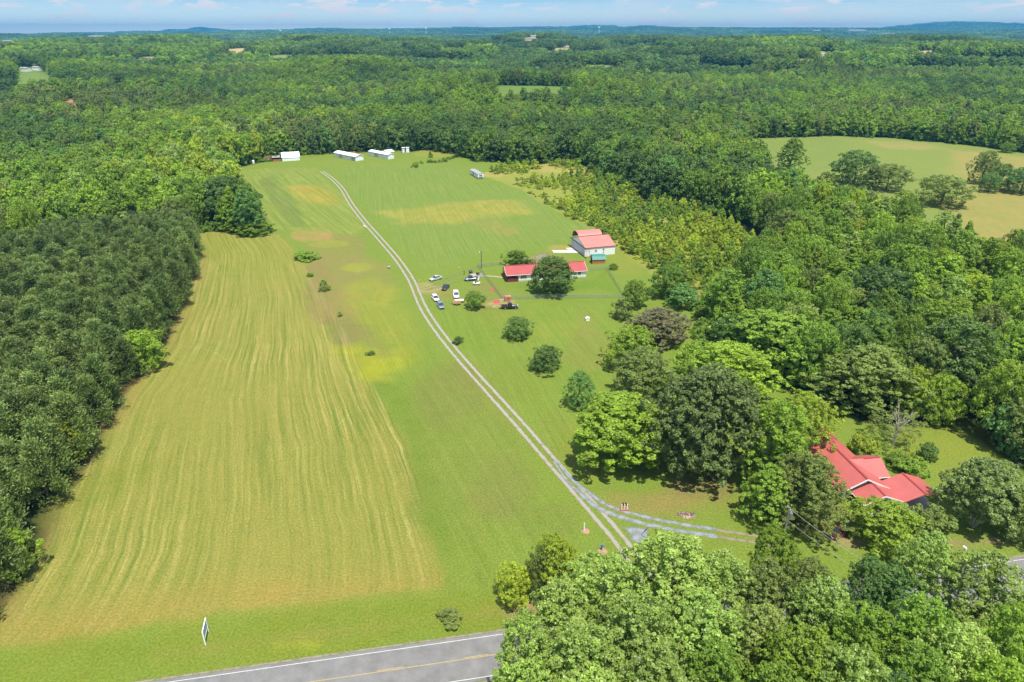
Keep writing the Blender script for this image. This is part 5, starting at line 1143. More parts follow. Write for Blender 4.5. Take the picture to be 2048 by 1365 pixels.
# --- flat slabs
def slab(name, label, pts, m, th=0.08, cat='slab'):
    P = GP(pts); c = (sum(p[0] for p in P) / len(P), sum(p[1] for p in P) / len(P)); o = MB().prism([(p[0] - c[0], p[1] - c[1]) for p in P], 0.0, th, 'z').build(name, m)
    o.location = (c[0], c[1], 0.004); return tag(o, label, cat)
slab('concrete_pad', 'long white concrete strip running out from the hangar door', [(1104, 501.2), (1160, 500.8), (1165, 506.5), (1107, 506.2)], M['concrete'])
slab('concrete_pad', 'short white concrete strip beside the longer one at the hangar door', [(1131, 496.6), (1152, 495.4), (1159, 500), (1135, 500.2)], M['concrete'])
slab('parking_pad', 'pinkish concrete parking pad beside the blue pickup', [(940, 548.5), (961, 547), (961.5, 554), (945, 555.5)], M['pink_concrete'])
pl = resample(GP([(967, 552), (985, 553), (1006, 555.5)]), 1.2); ribbon('path', pl, 0, 0.9, .02, mat('sandy_path', (.36, .30, .20), .9, noise=.15, nscale=2), kind='structure')
patch('bare_earth_yard', [(1064, 512), (1085, 506), (1100, 506), (1092, 517), (1070, 522)], worn_material('dry_earth', (.17, .15, .10), (.23, .20, .14), 1.0, 1.5), .011)
patch('straw_patch', [(975, 612), (990, 608), (1006, 608), (1004, 615), (982, 618)], worn_material('straw', (.22, .18, .08), (.30, .25, .12), 1.0, 1.5), .011)
slab('red_mat', 'faded red mat lying on the grass next to the chain-link fence', [(980, 576), (987, 575), (990, 581), (983, 582.5)], M['red_tarp'], .03, 'mat')
slab('red_mat', 'bright faded red mat on the grass left of the brick stack', [(986, 601), (1000, 600.5), (1000, 607), (987, 607.5)], M['red_tarp'], .03, 'mat')

# ------------------------------------------------------------------ vehicles
PAINT = {}
def paint_mat(nm, c, r_=.25):
    if nm not in PAINT:
        m = mat(nm, c, r_, spec=.6); m.node_tree.nodes['Principled BSDF'].inputs['Coat Weight'].default_value = .5; PAINT[nm] = m
    return PAINT[nm]
def ring(x, hw, zb, zt, r_=.18): return [(x, -hw + r_ * .4, zb), (x, hw - r_ * .4, zb), (x, hw, zb + r_), (x, hw, zt - r_), (x, hw - r_, zt), (x, -hw + r_, zt), (x, -hw, zt - r_), (x, -hw, zb + r_)]
def wheel(parent, x, y, r_=.34, w=.22):
    t = MB().tube((x, y - w / 2, r_), (x, y + w / 2, r_), r_, r_, 16).build('wheel', M['rubber'], parent, True)
    s = 1 if y > 0 else -1; MB().tube((x, y + s * (w / 2 - .02), r_), (x, y + s * (w / 2 + .02), r_), r_ * .62, r_ * .55, 12).build('rim', M['rim'], t)
def car(name, label, cat, front, back, L, Wd, kind, pm):
    f = Vector(G(*front)); b = Vector(G(*back)); c = (f + b) / 2; d = f - b
    h = thing(name, label, cat, (c.x, c.y, 0), math.atan2(d.y, d.x)); w = Wd / 2; e = L / 2
    hood = .92 if kind != 'pickup' else 1.05
    sec = [(-e, w * .84, .42, .78), (-e + .12, w * .93, .26, hood), (-e * .62, w, .22, hood + .03), (0, w, .20, hood), (e * .45, w, .22, hood - .02), (e * .8, w * .95, .24, hood - .12), (e - .1, w * .86, .28, .72), (e, w * .74, .38, .6)]
    MB().loft([ring(*s) for s in sec]).build('body', pm, h, False)
    if kind == 'sedan': cb = [(-e * .72, .74, .9, .95), (-e * .38, .70, .9, 1.40), (e * .06, .70, .9, 1.42), (e * .42, .76, .86, .92)]
    elif kind == 'suv': cb = [(-e * .93, .76, .9, 1.0), (-e * .80, .72, .9, 1.62), (e * .12, .72, .9, 1.64), (e * .46, .80, .86, .94)]
    elif kind == 'hatch': cb = [(-e * .90, .76, .9, .98), (-e * .70, .70, .9, 1.48), (e * .08, .70, .9, 1.50), (e * .46, .78, .86, .93)]
    else: cb = [(-e * .12, .80, 1.0, 1.1), (-e * .08, .76, 1.0, 1.74), (e * .24, .76, 1.0, 1.76), (e * .48, .84, .98, 1.06)]
    k = w / .9; sc_ = [(x, hw * k, zb, zt) for x, hw, zb, zt in cb]
    MB().loft([[(x, -hw * 1.12, zb), (x, hw * 1.12, zb), (x, hw, zt - .03), (x, hw * .9, zt), (x, -hw * .9, zt), (x, -hw, zt - .03)] for x, hw, zb, zt in sc_]).build('window_glass', M['glass'], h)
    x1, hw, _, z1 = sc_[1]; x2, hw2, _, z2 = sc_[2]
    r_ = MB(); r_.loft([[(x, -q, z), (x, q, z), (x, q * .9, z + .05), (x, -q * .9, z + .05)] for x, q, z in ((x1 - .08, hw * .98, z1 - .02), ((x1 + x2) / 2, hw * 1.0, max(z1, z2) + .02), (x2 + .08, hw2 * .98, z2 - .02))])
    for xa, xb, za, zb in ((x1 - .05, sc_[0][0], z1, sc_[0][3]), (x2 + .05, sc_[3][0], z2, sc_[3][3])):
        for s in (-1, 1): r_.tube((xa, s * hw * .98, za), (xb, s * sc_[0][1] * 1.06, zb), .045, .05, 5)
    if kind != 'pickup':
        for s in (-1, 1): r_.tube(((x1 + x2) / 2 - .1, s * hw * 1.0, max(z1, z2)), ((x1 + x2) / 2 - .15, s * hw * 1.13, .92), .05, .05, 5)
    r_.build('roof', pm, h)
    if kind == 'pickup': q = MB(); q.box((-e * .55, 0, 1.075), (e * .78, Wd * .80, .02)); q.build('bed_liner', M['dark'], h)
    for s in (-1, 1):
        wheel(h, e * .62, s * (w - .1)); wheel(h, -e * .62, s * (w - .1))
        MB().box((e - .10, s * w * .6, .68), (.16, .34, .13)).build('headlight', M['lamp'], h); MB().box((-e + .03, s * w * .68, .8), (.12, .26, .15)).build('tail_light', M['tail'], h)
    MB().box((e - .02, 0, .40), (.14, Wd * .72, .16)).build('bumper', M['dark'], h)
    return h
car('parked_sedan', 'silver sedan parked on the grass nearest the track junction', 'car', (861.5, 562.5), (881, 557.5), 4.7, 1.8, 'sedan', paint_mat('silver_paint', (.42, .45, .48)))
car('parked_sedan', 'dark maroon and black coupe parked between silver sedan and white vehicles', 'car', (886, 583), (896, 573.5), 4.4, 1.8, 'sedan', paint_mat('maroon_paint', (.035, .012, .018)))
car('parked_sedan', 'white hatchback parked beside the blue grey wagon', 'car', (876.5, 606), (865.5, 594), 4.5, 1.8, 'hatch', paint_mat('white_car_paint', (.75, .75, .74)))
car('parked_wagon', 'blue grey wagon parked just in front of the white hatchback', 'car', (885.5, 621.5), (877, 608), 4.6, 1.8, 'hatch', paint_mat('blue_grey_paint', (.15, .20, .28)))
car('parked_suv', 'white sport utility vehicle parked behind the wooden utility trailer', 'car', (914.2, 601), (910.5, 586), 4.9, 1.95, 'suv', paint_mat('white_car_paint', (.75, .75, .74)))
car('parked_pickup', 'dark blue pickup parked below the pinkish parking pad', 'pickup', (936.5, 561.5), (949, 560.5), 4.9, 1.9, 'pickup', paint_mat('blue_paint', (.012, .035, .11)))
car('parked_car', 'dark red car in deep shade under the trees at the house drive', 'car', (1662, 1076), (1690, 1066), 4.6, 1.8, 'sedan', paint_mat('dark_red_paint', (.16, .012, .02)))
# wooden utility trailer and the white tank beside it
x, y = G(914, 611); h = thing('utility_trailer', 'small utility trailer with tan plywood sides in front of the white sport utility vehicle', 'trailer', (x, y, 0), .05)
b_ = MB(); b_.box((0, .6, .55), (2.3, 1.5, .1)); b_.box((0, -.12, .85), (2.3, .07, .6)); b_.box((0, 1.32, .85), (2.3, .07, .6)); b_.box((-1.12, .6, .85), (.07, 1.37, .6)); b_.box((1.12, .6, .85), (.07, 1.37, .6)); b_.build('body', M['tan_wood'], h)
for s in (-.3, 1.5): wheel(h, 0, s, .3, .18)
b_ = MB(); b_.tube((-1.1, .6, .5), (-2.2, .6, .45), .05); b_.build('tow_bar', M['dark'], h)
x, y = G(919, 605.5); h = thing('white_tank', 'white horizontal tank lying behind the plywood trailer', 'tank', (x, y, 0), .08)
MB().tube((-1.5, 0, .75), (1.4, 0, .75), .42, .42, 14).build('body', M['white_paint'], h); MB().tube((1.4, 0, .75), (1.75, 0, .75), .42, .2, 14).build('end_cap', M['rust'], h)
for x_ in (-1, 1): MB().box((x_, 0, .2), (.2, .7, .4)).build('leg', M['dark'], h)
x, y = G(953.5, 561); h = thing('cargo_box', 'long white cargo box behind the blue pickup', 'box', (x, y, 0), .05); MB().box((0, 0, .45), (1.6, .8, .7)).build('body', M['white_paint'], h); MB().box((0, 0, .84), (1.7, .9, .08)).build('lid', M['white_paint'], h)
# white buggy
x, y = G(953, 569.5); h = thing('golf_buggy', 'small open white buggy beside the blue pickup', 'buggy', (x, y, 0), .1)
MB().loft([ring(*s, .1) for s in ((-1.2, .5, .35, .8), (-.7, .6, .3, .95), (-.2, .6, .28, .5), (.5, .6, .28, .55), (.9, .55, .3, .9), (1.25, .45, .35, .75))]).build('body', M['white_paint'], h)
MB().box((-.35, 0, .75), (.5, 1.0, .3)).build('seat', M['black'], h); q = MB(); q.tube((.55, .3, .6), (.3, .3, 1.05), .03); q.box((.28, .3, 1.06), (.06, .34, .3)); q.build('steering_wheel', M['black'], h)
for x_ in (-.75, .8):
    for s in (-.55, .55): wheel(h, x_, s, .24, .18)
# black quad bike
x, y = G(941.5, 546); h = thing('quad_bike', 'black quad bike parked above the pinkish pad', 'quad bike', (x, y, 0), -1.5)
MB().loft([ring(*s, .1) for s in ((-.9, .35, .5, .8), (-.4, .38, .45, .95), (.2, .3, .45, .85), (.6, .42, .5, 1.05), (1.0, .35, .5, .85))]).build('body', M['black'], h); MB().box((-.35, 0, 1.0), (.7, .36, .12)).build('seat', M['dark'], h)
q = MB(); q.tube((.45, -.42, 1.2), (.45, .42, 1.2), .03); q.tube((.55, 0, .9), (.45, 0, 1.2), .04); q.build('handlebar', M['galv'], h); MB().box((1.0, 0, .95), (.08, .4, .16)).build('headlight', M['lamp'], h); MB().box((-.85, 0, .98), (.3, .5, .08)).build('rack', M['galv'], h)
for x_ in (-.65, .75):
    for s in (-.5, .5): wheel(h, x_, s, .3, .26)
# vintage truck
x, y = G(1020, 617.5); h = thing('vintage_truck', 'black vintage truck with rounded fenders parked below the brick stack', 'truck', (x, y, 0), .06)
bp_ = paint_mat('vintage_black_paint', (.012, .010, .018), .3)
MB().loft([ring(*s, .14) for s in ((.55, .62, .55, 1.25), (1.2, .56, .55, 1.22), (2.0, .46, .55, 1.18), (2.45, .40, .55, 1.12))]).build('hood', paint_mat('hood_paint', (.05, .045, .065), .2), h)
MB().loft([[(x_, -q, .6), (x_, q, .6), (x_, q, 1.35), (x_, q * .86, z_ - .08), (x_, q * .6, z_), (x_, -q * .6, z_), (x_, -q * .86, z_ - .08), (x_, -q, 1.35)] for x_, q, z_ in ((-.75, .74, 1.75), (-.6, .8, 1.95), (.2, .8, 1.98), (.5, .76, 1.8), (.66, .74, 1.5))]).build('cab', bp_, h)
q = MB(); q.box((-.1, -.79, 1.5), (.7, .05, .36)); q.box((-.1, .79, 1.5), (.7, .05, .36)); q.box((.61, 0, 1.58), (.08, 1.1, .32)); q.build('window_glass', M['glass'], h)
q = MB(); q.box((-1.75, 0, .75), (1.9, 1.5, .12)); q.box((-1.75, -.74, .98), (1.9, .06, .4)); q.box((-1.75, .74, .98), (1.9, .06, .4)); q.box((-2.68, 0, .98), (.06, 1.5, .4)); q.build('bed', mat('dark_rusty_bed', (.05, .028, .026), .8, noise=.4, nscale=3), h)
for x_ in (-1.55, 1.75):
    for s in (-1, 1):
        arc = [(x_ + .62 * math.cos(t), .40 + .60 * math.sin(t)) for t in np.linspace(-.1, math.pi + .1, 9)]; pf = arc + [(x_ + .52 * math.cos(t), .40 + .50 * math.sin(t)) for t in np.linspace(math.pi + .1, -.1, 9)]
        MB().prism(pf, min(s * .52, s * .92), max(s * .52, s * .92), 'y').build('fender', paint_mat('fender_paint', (.03, .026, .045), .2), h); wheel(h, x_, s * .74, .42, .2)
for s in (-1, 1):
    MB().box((.1, s * .82, .5), (2.0, .26, .07)).build('running_board', bp_, h); MB().tube((2.3, s * .62, 1.05), (2.5, s * .62, 1.05), .13, .15, 10).build('headlight', M['lamp'], h)
MB().box((2.50, 0, .85), (.08, .7, .62)).build('grille', M['galv'], h); MB().box((2.68, 0, .5), (.1, 1.6, .14)).build('bumper', M['galv'], h); q = MB(); q.box((-3.0, 0, .45), (.7, .9, .12)); q.tube((-2.7, .3, .5), (-3.3, 0, .35), .06); q.build('tow_hitch', M['rust'], h)
# brick stack with grill hole
x, y = G(1016, 604); h = thing('brick_oven', 'orange brick outdoor oven stack at the fence corner above the vintage truck', 'brick oven', (x, y, 0), .03)
q = MB(); q.box((0, .7, .8), (2.0, 1.2, 1.6)); q.build('body', M['red_brick'], h); q = MB(); q.box((-.75, .7, 1.72), (.3, 1.2, .24)); q.box((.6, .7, 1.70), (.5, 1.2, .2)); q.box((0, .9, 1.72), (.6, .4, .24)); q.build('top_course', M['tan_wood'], h)
MB().box((.12, .08, 1.15), (.36, .06, .36)).build('hearth_opening', M['dark'], h); MB().box((-1.1, .7, .75), (.14, 1.1, 1.5)).build('side_plank', M['rust'], h); MB().box((-1.9, .8, .2), (1.6, .7, .35)).build('stone_bench', M['aged_roof'], h)
# chairs on the pad, cabinet, rusty post
for k, (u, v) in enumerate(((953.5, 551.5), (956, 552), (959, 551.3))):
    x, y = G(u, v); h = thing('folding_chair', ('black folding chair on the pink pad, farthest from the fence', 'black folding chair on the pink pad between two other chairs', 'black folding chair on the pink pad, nearest the grey cabinet')[k], 'chair', (x, y, .08), .4 * k, 'black chairs on the parking pad')
    MB().box((0, 0, .42), (.48, .46, .05)).build('seat', M['black'], h); MB().box((0, .24, .72), (.48, .05, .5)).build('backrest', M['black'], h)
    for sx in (-.2, .2):
        for sy in (-.2, .2): MB().tube((sx, sy, 0), (sx, sy, .42), .02).build('leg', M['black'], h)
x, y = G(964, 555); h = thing('utility_cabinet', 'grey metal utility cabinet at the gate end of the pad', 'cabinet', (x, y, 0), 0); MB().box((0, 0, .6), (1.0, .7, 1.2)).build('body', M['galv'], h); MB().box((0, -.36, .6), (.9, .04, 1.05)).build('door', M['grey_metal'], h)
x, y = G(928.5, 550); h = thing('rusty_post', 'short rusty red post beside the worn spur track', 'post', (x, y, 0), 0); MB().tube((0, 0, 0), (0, 0, 1.35), .12, .10, 8).build('post_shaft', M['rust'], h); MB().box((0, 0, 1.4), (.4, .25, .3)).build('box', M['rust'], h)

# ------------------------------------------------------------------ poles, fence, sign, small things
x, y = G(963, 537); h = thing('lamp_pole', 'tall bare utility pole with a yard lamp beside the chain-link gate', 'pole', (x, y, 0)); ht = top_z(y, 503)
MB().tube((0, 0, -.3), (0, 0, ht), .17, .12, 10).build('pole_shaft', M['pole'], h); q = MB(); q.tube((0, 0, ht - .4), (-.7, -.1, ht - .2), .04); q.build('arm', M['galv'], h); MB().tube((-.7, -.1, ht - .35), (-.7, -.1, ht - .1), .2, .12, 10).build('lamp_head', M['lamp'], h)
MB().box((.2, 0, 1.6), (.3, .3, .6)).build('meter_box', M['galv'], h)
PT = Vector((*G(1579, 1018, 9.3), 9.3)); h = thing('utility_pole', 'utility pole with transformer and slack wires between green trees by the drive', 'pole', (PT.x, PT.y, 0))
MB().tube((0, 0, -.3), (0, 0, 9.6), .17, .12, 10).build('pole_shaft', M['galv'], h); MB().tube((.38, -.1, 7.3), (.38, -.1, 8.5), .26, .26, 12).build('transformer', M['galv'], h); q = MB(); q.box((0, 0, 9.1), (.12, 1.7, .12)); q.build('crossarm', M['pole'], h)
for k, s in enumerate((-.75, .75, -.3)): MB().tube((0, s, 9.15), (0, s, 9.4), .06, .04, 8).build('insulator', M['white_paint'], h)
q = MB(); q.tube((0, 0, 8.6), (-2.6, 1.2, 0), .025); q.build('guy_wire', M['wire'], h)
Q = Vector((*G(1800, 1167, 8.0), 8.0)); h2 = thing('utility_pole', 'second utility pole hidden among the roadside trees', 'pole', (Q.x, Q.y, 0)); MB().tube((0, 0, -.3), (0, 0, 8.4), .16, .12, 10).build('pole_shaft', M['pole'], h2)
for z0, z1, lab in ((9.35, 8.1, 'upper slack power line running down from the transformer pole'), (7.0, 6.2, 'lower slack cable running down from the transformer pole')):
    A = Vector((PT.x, PT.y, z0)); B = Vector((Q.x, Q.y, z1)); q = MB(); pr_ = A
    for k in range(1, 17):
        t = k / 16; p = A.lerp(B, t) - Vector((0, 0, 2.2 * t * (1 - t))); q.tube(pr_, p, .03 if z0 > 8 else .025, None, 5, False); pr_ = p
    tag(q.build('power_line', mat('bright_cable', (.35, .35, .34), .5), None), lab, 'cable')
# chain-link fences
def link_material():
    m = bpy.data.materials.new('chain_link'); m.use_nodes = True; nt = m.node_tree; N = nt.nodes; L = nt.links; b = N['Principled BSDF']; b.inputs['Base Color'].default_value = (.30, .33, .32, 1); b.inputs['Metallic'].default_value = .4; b.inputs['Roughness'].default_value = .5
    uv = N.new('ShaderNodeUVMap'); sp_ = N.new('ShaderNodeSeparateXYZ'); L.new(uv.outputs[0], sp_.inputs[0])
    def mth(op, a, c=None):
        n = N.new('ShaderNodeMath'); n.operation = op
        for i, s in enumerate((a, c)):
            if s is None: continue
            if isinstance(s, (int, float)): n.inputs[i].default_value = s
            else: L.new(s, n.inputs[i])
        return n.outputs[0]
    def diag(op):
        f = mth('FRACT', mth('MULTIPLY', mth(op, sp_.outputs[0], sp_.outputs[1]), 8.0)); return mth('LESS_THAN', f, 0.15)
    k = mth('MAXIMUM', diag('ADD'), diag('SUBTRACT')); tr = N.new('ShaderNodeBsdfTransparent'); ms = N.new('ShaderNodeMixShader'); L.new(k, ms.inputs[0]); L.new(tr.outputs[0], ms.inputs[1]); L.new(b.outputs[0], ms.inputs[2]); L.new(ms.outputs[0], N['Material Output'].inputs['Surface']); return m
LINK = link_material()
def fence(label, pts, hgt=1.4, gap=3.0):
    P = [Vector(p) for p in GP(pts)]; o0 = P[0]; h = thing('chain_link_fence', label, 'fence', (o0.x, o0.y, 0)); rail = MB(); V, Fc, UV = [], [], []
    for a_, b_ in zip(P[:-1], P[1:]):
        n = max(1, int(round((b_ - a_).length / gap)))
        for k in range(n + (1 if b_ is P[-1] else 0)):
            p = a_.lerp(b_, k / n) - o0; MB().tube((p.x, p.y, 0), (p.x, p.y, hgt + .06), .045, .045, 6).build('post', M['galv'], h)
        A, B = a_ - o0, b_ - o0; rail.tube((A.x, A.y, hgt), (B.x, B.y, hgt), .03, None, 5); i = len(V); V += [(A.x, A.y, .03), (B.x, B.y, .03), (B.x, B.y, hgt - .03), (A.x, A.y, hgt - .03)]; Fc.append((i, i + 1, i + 2, i + 3)); l = (b_ - a_).length; UV += [(0, 0), (l, 0), (l, hgt), (0, hgt)]
    rail.build('top_rail', M['galv'], h); me = bpy.data.meshes.new('mesh_panel'); me.from_pydata(V, [], Fc); uvl = me.uv_layers.new(); uvl.data.foreach_set('uv', np.array(UV, np.float32).ravel()); me.materials.append(LINK); o = bpy.data.objects.new('mesh_panel', me); COL.objects.link(o); o.parent = h
fence('chain-link fence running down the parking side of the house yard', [(955, 535), (966, 549), (1003, 598)])
fence('long chain-link fence along the front lawn below the big dense tree', [(1003, 599), (1060, 598.5), (1130, 597.5), (1190, 597), (1247, 597)])
fence('chain-link fence up the hangar side of the front lawn', [(1247, 596), (1228, 564), (1213, 540)])
fence('short chain-link fence from the house end to the shed-side corner', [(1175, 542.5), (1213, 539.5)])
fence('short chain-link fence behind the lamp pole reaching the house porch', [(955, 534.5), (1000, 531)])
# roadside sign
A, B = Vector(G(411.3, 1290.5)), Vector(G(417.2, 1263)); d = B - A; h = thing('roadside_sign', 'white-framed sign board on two posts beside the road verge', 'sign', (A.x, A.y, 0), math.atan2(d.y, d.x)); L = d.length; zt = top_z(A.y, 1264)
for x_ in (0, L): MB().box((x_, 0, zt / 2), (.16, .16, zt)).build('post', M['white_paint'], h)
MB().box((L / 2, 0, zt * .66), (L - .2, .05, zt * .50)).build('panel', M['sign_panel'], h); q = MB(); q.box((L / 2, 0, zt - .06), (L - .17, .12, .14)); q.box((L / 2, 0, zt * .38), (L - .17, .10, .12)); q.build('frame', M['white_paint'], h)
# mailboxes on a brick base
x, y = G(1249, 1022.5); h = thing('mailbox_stand', 'pair of black mailboxes on white posts over a brick base by the gravel drive', 'mailbox', (x, y, 0), .05)
MB().box((0, .3, .16), (1.5, .7, .32)).build('brick_base', M['red_brick'], h)
for s in (-.52, 0, .48): MB().box((s, .2, .75), (.13, .13, 1.2)).build('post', M['white_paint'], h)
for s in (-.28, .25): b_ = MB(); b_.box((s, .25, 1.32), (.24, .55, .22)); b_.tube((s, -.03, 1.43), (s, .53, 1.43), .12, .12, 10); b_.build('mailbox', M['black'], h)
x, y = G(1926, 1107); h = thing('mailbox', 'white mailbox on a thin post beside the road edge', 'mailbox', (x, y, 0), .3); MB().box((0, 0, .5), (.1, .1, 1.0)).build('post', M['galv'], h); b_ = MB(); b_.box((0, 0, 1.12), (.34, .62, .28)); b_.tube((0, -.31, 1.24), (0, .31, 1.24), .17, .17, 10); b_.build('box', M['white_paint'], h)
x, y = G(1168, 1062); h = thing('marker_post', 'white wooden marker post in a ring of mulch between track and verge', 'post', (x, y, 0), .2); q = MB(); q.prism([(-.09, 0), (.09, 0), (.09, 1.7), (0, 1.85), (-.09, 1.7)], -.06, .06, 'y'); q.build('post_shaft', M['white_paint'], h); MB().tube((.25, -.1, 0), (.25, -.1, .07), .75, .55, 16).build('mulch_ring', M['mulch'], h)
x, y = G(1205, 1103); h = thing('flower_bed', 'round brown flower bed with a blue drum by the drive mouth', 'flower bed', (x, y, 0)); MB().tube((0, 0, 0), (0, 0, .12), .85, .65, 18).build('soil_mound', M['mulch'], h); MB().tube((-.1, .2, .12), (-.1, .2, .95), .07, .07, 8).build('stake', M['pole'], h); MB().tube((-.1, .2, .8), (-.1, .2, 1.25), .22, .24, 12).build('drum', M['blue_tank'], h)
x, y = G(1372, 1031); r_ = random.Random(8); h = thing('ash_heap', 'burnt ash heap on bare soil beyond the gravel drive', 'ash heap', (x, y, 0)); q = MB()
for k in range(26): a_ = r_.uniform(0, 6.28); d_ = r_.uniform(0, 1.3); q.box((d_ * math.cos(a_) * 1.4, d_ * math.sin(a_) * .7, .10 + .12 * (1.3 - d_)), (r_.uniform(.15, .5), r_.uniform(.1, .35), r_.uniform(.1, .3)), r_.uniform(0, 3), .6)
q.build('charred_debris', M['ash'], h); MB().tube((0, 0, 0), (0, 0, .12), 1.0, .4, 14).build('ash_bed', M['soil'], h)
x, y = G(1175, 641); h = thing('well_cover', 'small white well cover alone on the lawn below the fence', 'well cover', (x, y, 0), .1); MB().box((0, 0, .4), (1.1, .9, .8)).build('body', M['white_paint'], h); MB().prism([(-.6, .8), (.6, .8), (0, 1.05)], -.55, .55, 'y').build('lid', M['white_paint'], h)
x, y = G(731.5, 471); h = thing('windsock_mast', 'slim mast with tattered white windsock beside the gravel track', 'windsock', (x, y, 0)); MB().tube((0, 0, 0), (0, 0, 4.6), .06, .04, 8).build('mast', M['galv'], h); q = MB(); q.tube((-.7, 0, 4.4), (.5, 0, 3.6), .22, .12, 10); q.build('sock', M['white_paint'], h); q = MB(); q.tube((-.8, 0, .05), (.8, 0, .05), .05); q.tube((0, -.8, .05), (0, .8, .05), .05); q.build('foot_frame', M['tan_wood'], h)
x, y = G(777.5, 537); h = thing('marker_drum', 'black and white marker drum on the grass left of the track', 'drum', (x, y, 0)); MB().tube((0, 0, 0), (0, 0, .5), .38, .38, 14).build('lower_half', M['black'], h); MB().tube((0, 0, .5), (0, 0, 1.0), .38, .38, 14).build('upper_half', M['white_paint'], h); MB().tube((0, 0, 1.0), (0, 0, 1.3), .3, .12, 14).build('cap', M['black'], h)
for u, v, lab in ((838.5, 566, 'pale stake at the mouth of the worn spur track'), (918.5, 540, 'pale stake beside the worn spur track near the quad bike')):
    x, y = G(u, v); h = thing('stake', lab, 'stake', (x, y, 0)); MB().tube((0, 0, 0), (0, 0, .95), .07, .06, 6).build('shaft', M['tan_wood'], h); MB().box((0, 0, 1.0), (.18, .12, .2)).build('cap', M['white_paint'], h)
# ------------------------------------------------------------------ far buildings and water towers
for poly, z, c_, rise in FAR_FIELDS:
    cx_ = sum(p[0] for p in poly) / len(poly); cy_ = sum(p[1] for p in poly) / len(poly)
    cm_ = mat('field_crop', tuple(k * .62 for k in c_), .95, spec=.1, noise=.22, nscale=.02)
    if cy_ < 1800: continue
    o = MB().prism([(p[0] - cx_, p[1] - cy_) for p in poly], 0, .2, 'z').build('field', cm_); o.location = (cx_, cy_, z + .3 + cy_ * 4e-4); o['kind'] = 'structure'
def far_house(u, v, wpx, label, cat='house', wallm='white_siding', roofm='aged_roof', hr=1.0, rot=0.2):
    best = None
    for y_ in np.arange(700, 11000, 12.0):
        for _ in (0,):
            z_ = float(H(np.array([(u - 1024) / F * y_ * 0.95]), np.array([y_]))[0]); d = depth_of(0, y_, z_); x_ = (u - 1024) / F * d
            vv = proj(x_, y_, z_)[1]
            if best is None and vv <= v: best = (x_, y_, z_)
    if best is None: best = ((u - 1024) / F * 9000, 9000.0, float(H(np.array([(u - 1024) / F * 9000.]), np.array([9000.]))[0]))
    x_, y_, z_ = best; w = wpx / F * depth_of(x_, y_, z_); h = thing(cat.replace(' ', '_'), label, cat, (x_, y_, z_ + 13 * hr), rot)
    return h, w
def put_far(u, v, wpx, label, name='farmhouse', hgt=.36, roofm='aged_roof'):
    onf = 'field' in label or 'meadow' in label or 'village' in label or 'clear' in label
    h, w = far_house(u, v, wpx, label, rot=random.uniform(-.3, .3), hr=.12 if onf else 1.0); h.name = name; dp = w * .6; e = w * hgt * (.55 if onf else .8)
    gable_solid(MB(), -w / 2, w / 2, -dp / 2, dp / 2, e, e * 1.5, -3 if onf else -14).build('wall', M['white_siding'], h); gable_roof(MB(), -w / 2, w / 2, -dp / 2, dp / 2, e, e * 1.5, ov=w * .03, ove=w * .02, th=w * .02).build('roof', M[roofm], h)
for a in ((52, 143, 18, 'white farmhouse cluster roof on the small green field at far left', 'farmhouse', .35), (75, 142, 16, 'white farmhouse beside another on the small green field', 'farmhouse', .35), (381, 91, 15, 'lone white house high in the far wood left of the tan field', 'farmhouse', .5), (301, 107, 8, 'tiny house on the brown cleared hillside', 'farmhouse', .5),
          (666, 121, 9, 'small white house at the far wood edge behind the back field', 'farmhouse', .6), (852, 85, 10, 'white building right of the reddish tan field', 'farmhouse', .4), (1075, 76, 26, 'long pale factory building in the far pale clearing', 'warehouse', .16), (1500, 107, 22, 'low white building row at the right hand village edge', 'warehouse', .2),
          (1650, 115, 16, 'white house on the village meadow among pale fields', 'farmhouse', .35), (1680, 111, 14, 'white house between the village meadow and tan strip', 'farmhouse', .4), (1632, 67, 14, 'distant white warehouse, second from the water tower', 'warehouse', .2), (1710, 68, 34, 'distant long white warehouse on the far plain', 'warehouse', .1), (1775, 74, 24, 'distant white warehouse low on the plain', 'warehouse', .12), (1862, 68, 8, 'distant white building under the right hill', 'warehouse', .3), (195, 81, 26, 'distant pale warehouse at the far left plain', 'warehouse', .12), (20, 92, 20, 'pale building row at the far left edge', 'warehouse', .14)):
    put_far(a[0], a[1], a[2], a[3], a[4], a[5])
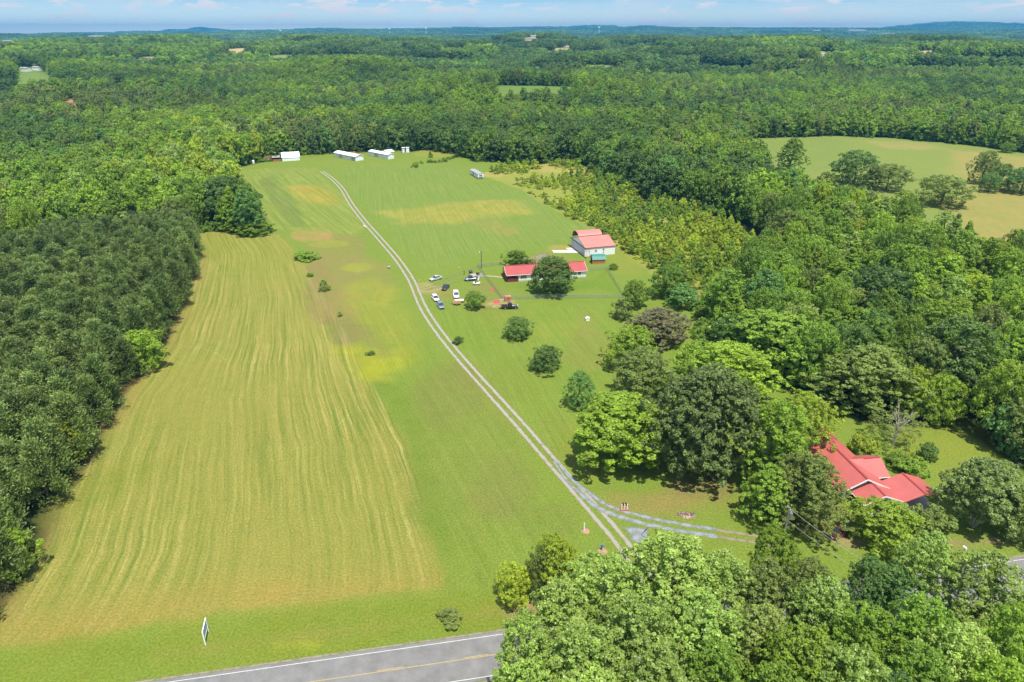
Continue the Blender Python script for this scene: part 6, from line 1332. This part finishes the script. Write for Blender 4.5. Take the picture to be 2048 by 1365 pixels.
def water_tower(u, v, hpx, label):
    D = 7000.0; z0 = float(H(np.array([(u - 1024) / F * D]), np.array([D]))[0]); d = depth_of(0, D, 80); x = (u - 1024) / F * d; ht = 38.0 * hpx / 6
    zt = top_z(D, v); h = thing('water_tower', label, 'water tower', (x, D, zt - ht)); MB().tube((0, 0, -40), (0, 0, ht * .75), 3.5, 3.0, 10).build('stem', M['white_paint'], h)
    MB().loft([[(q * math.cos(t), q * math.sin(t), z_) for t in np.linspace(0, 6.283, 13)[:-1]] for q, z_ in ((3, ht * .6), (10, ht * .75), (12, ht * .86), (9, ht * .96), (2, ht))]).build('tank', M['white_paint'], h)
water_tower(491, 58, 5, 'white water tower on the horizon right of the pointed hill'); water_tower(561, 60, 7, 'taller white water tower on the horizon above the tan field'); water_tower(779, 57, 5, 'white water tower on the horizon left of centre'); water_tower(852, 56, 5, 'white water tower on the horizon near the picture middle'); water_tower(1198, 54, 5, 'white water tower below the low middle hill'); water_tower(1634, 79, 8, 'white water tower above the village on the right')

# ------------------------------------------------------------------ two fair-weather clouds high above the far country
def cloud(x, y, lx, ly, seed):
    r_ = np.random.default_rng(seed); mb = MB()
    for k in range(26):
        a_ = r_.uniform(0, 6.28); q = math.sqrt(r_.uniform(0, 1)); cx_, cy_ = q * math.cos(a_) * lx, q * math.sin(a_) * ly; rr = r_.uniform(.22, .42) * min(lx, ly) * (1.15 - .5 * q)
        mb.loft([[(cx_ + rr * math.cos(t) * math.sin(p), cy_ + rr * math.sin(t) * math.sin(p), max(0, rr * .55 * math.cos(p)) + r_.uniform(0, 6)) for t in np.linspace(0, 6.283, 15)[:-1]] for p in np.linspace(.05, 2.2, 7)])
    o = mb.build('cloud', mat('cloud_white', (.8, .8, .82), 1.0, spec=0), None, True); o.location = (x - 1000 * SUN_SH.x, y - 1000 * SUN_SH.y, 1000); o['kind'] = 'structure'; return o
cloud(950, 4300, 780, 520, 1); cloud(-900, 3500, 330, 260, 2); cloud(1900, 5200, 500, 300, 3)
# ------------------------------------------------------------------ air
hz = MB(); hz.box((0, 7200, 94), (29000, 16600, 232)); air = hz.build('haze', None)
hm = bpy.data.materials.new('haze_air'); hm.use_nodes = True; nt = hm.node_tree; nt.nodes.remove(nt.nodes['Principled BSDF'])
pv = nt.nodes.new('ShaderNodeVolumePrincipled'); pv.inputs['Density'].default_value = 9e-5; pv.inputs['Color'].default_value = (0.06, 0.37, 0.72, 1); pv.inputs['Density Attribute'].default_value = ''
nt.links.new(pv.outputs[0], nt.nodes['Material Output'].inputs['Volume']); air.data.materials.append(hm)
tag(air, 'thin blue summer haze', kind='stuff')
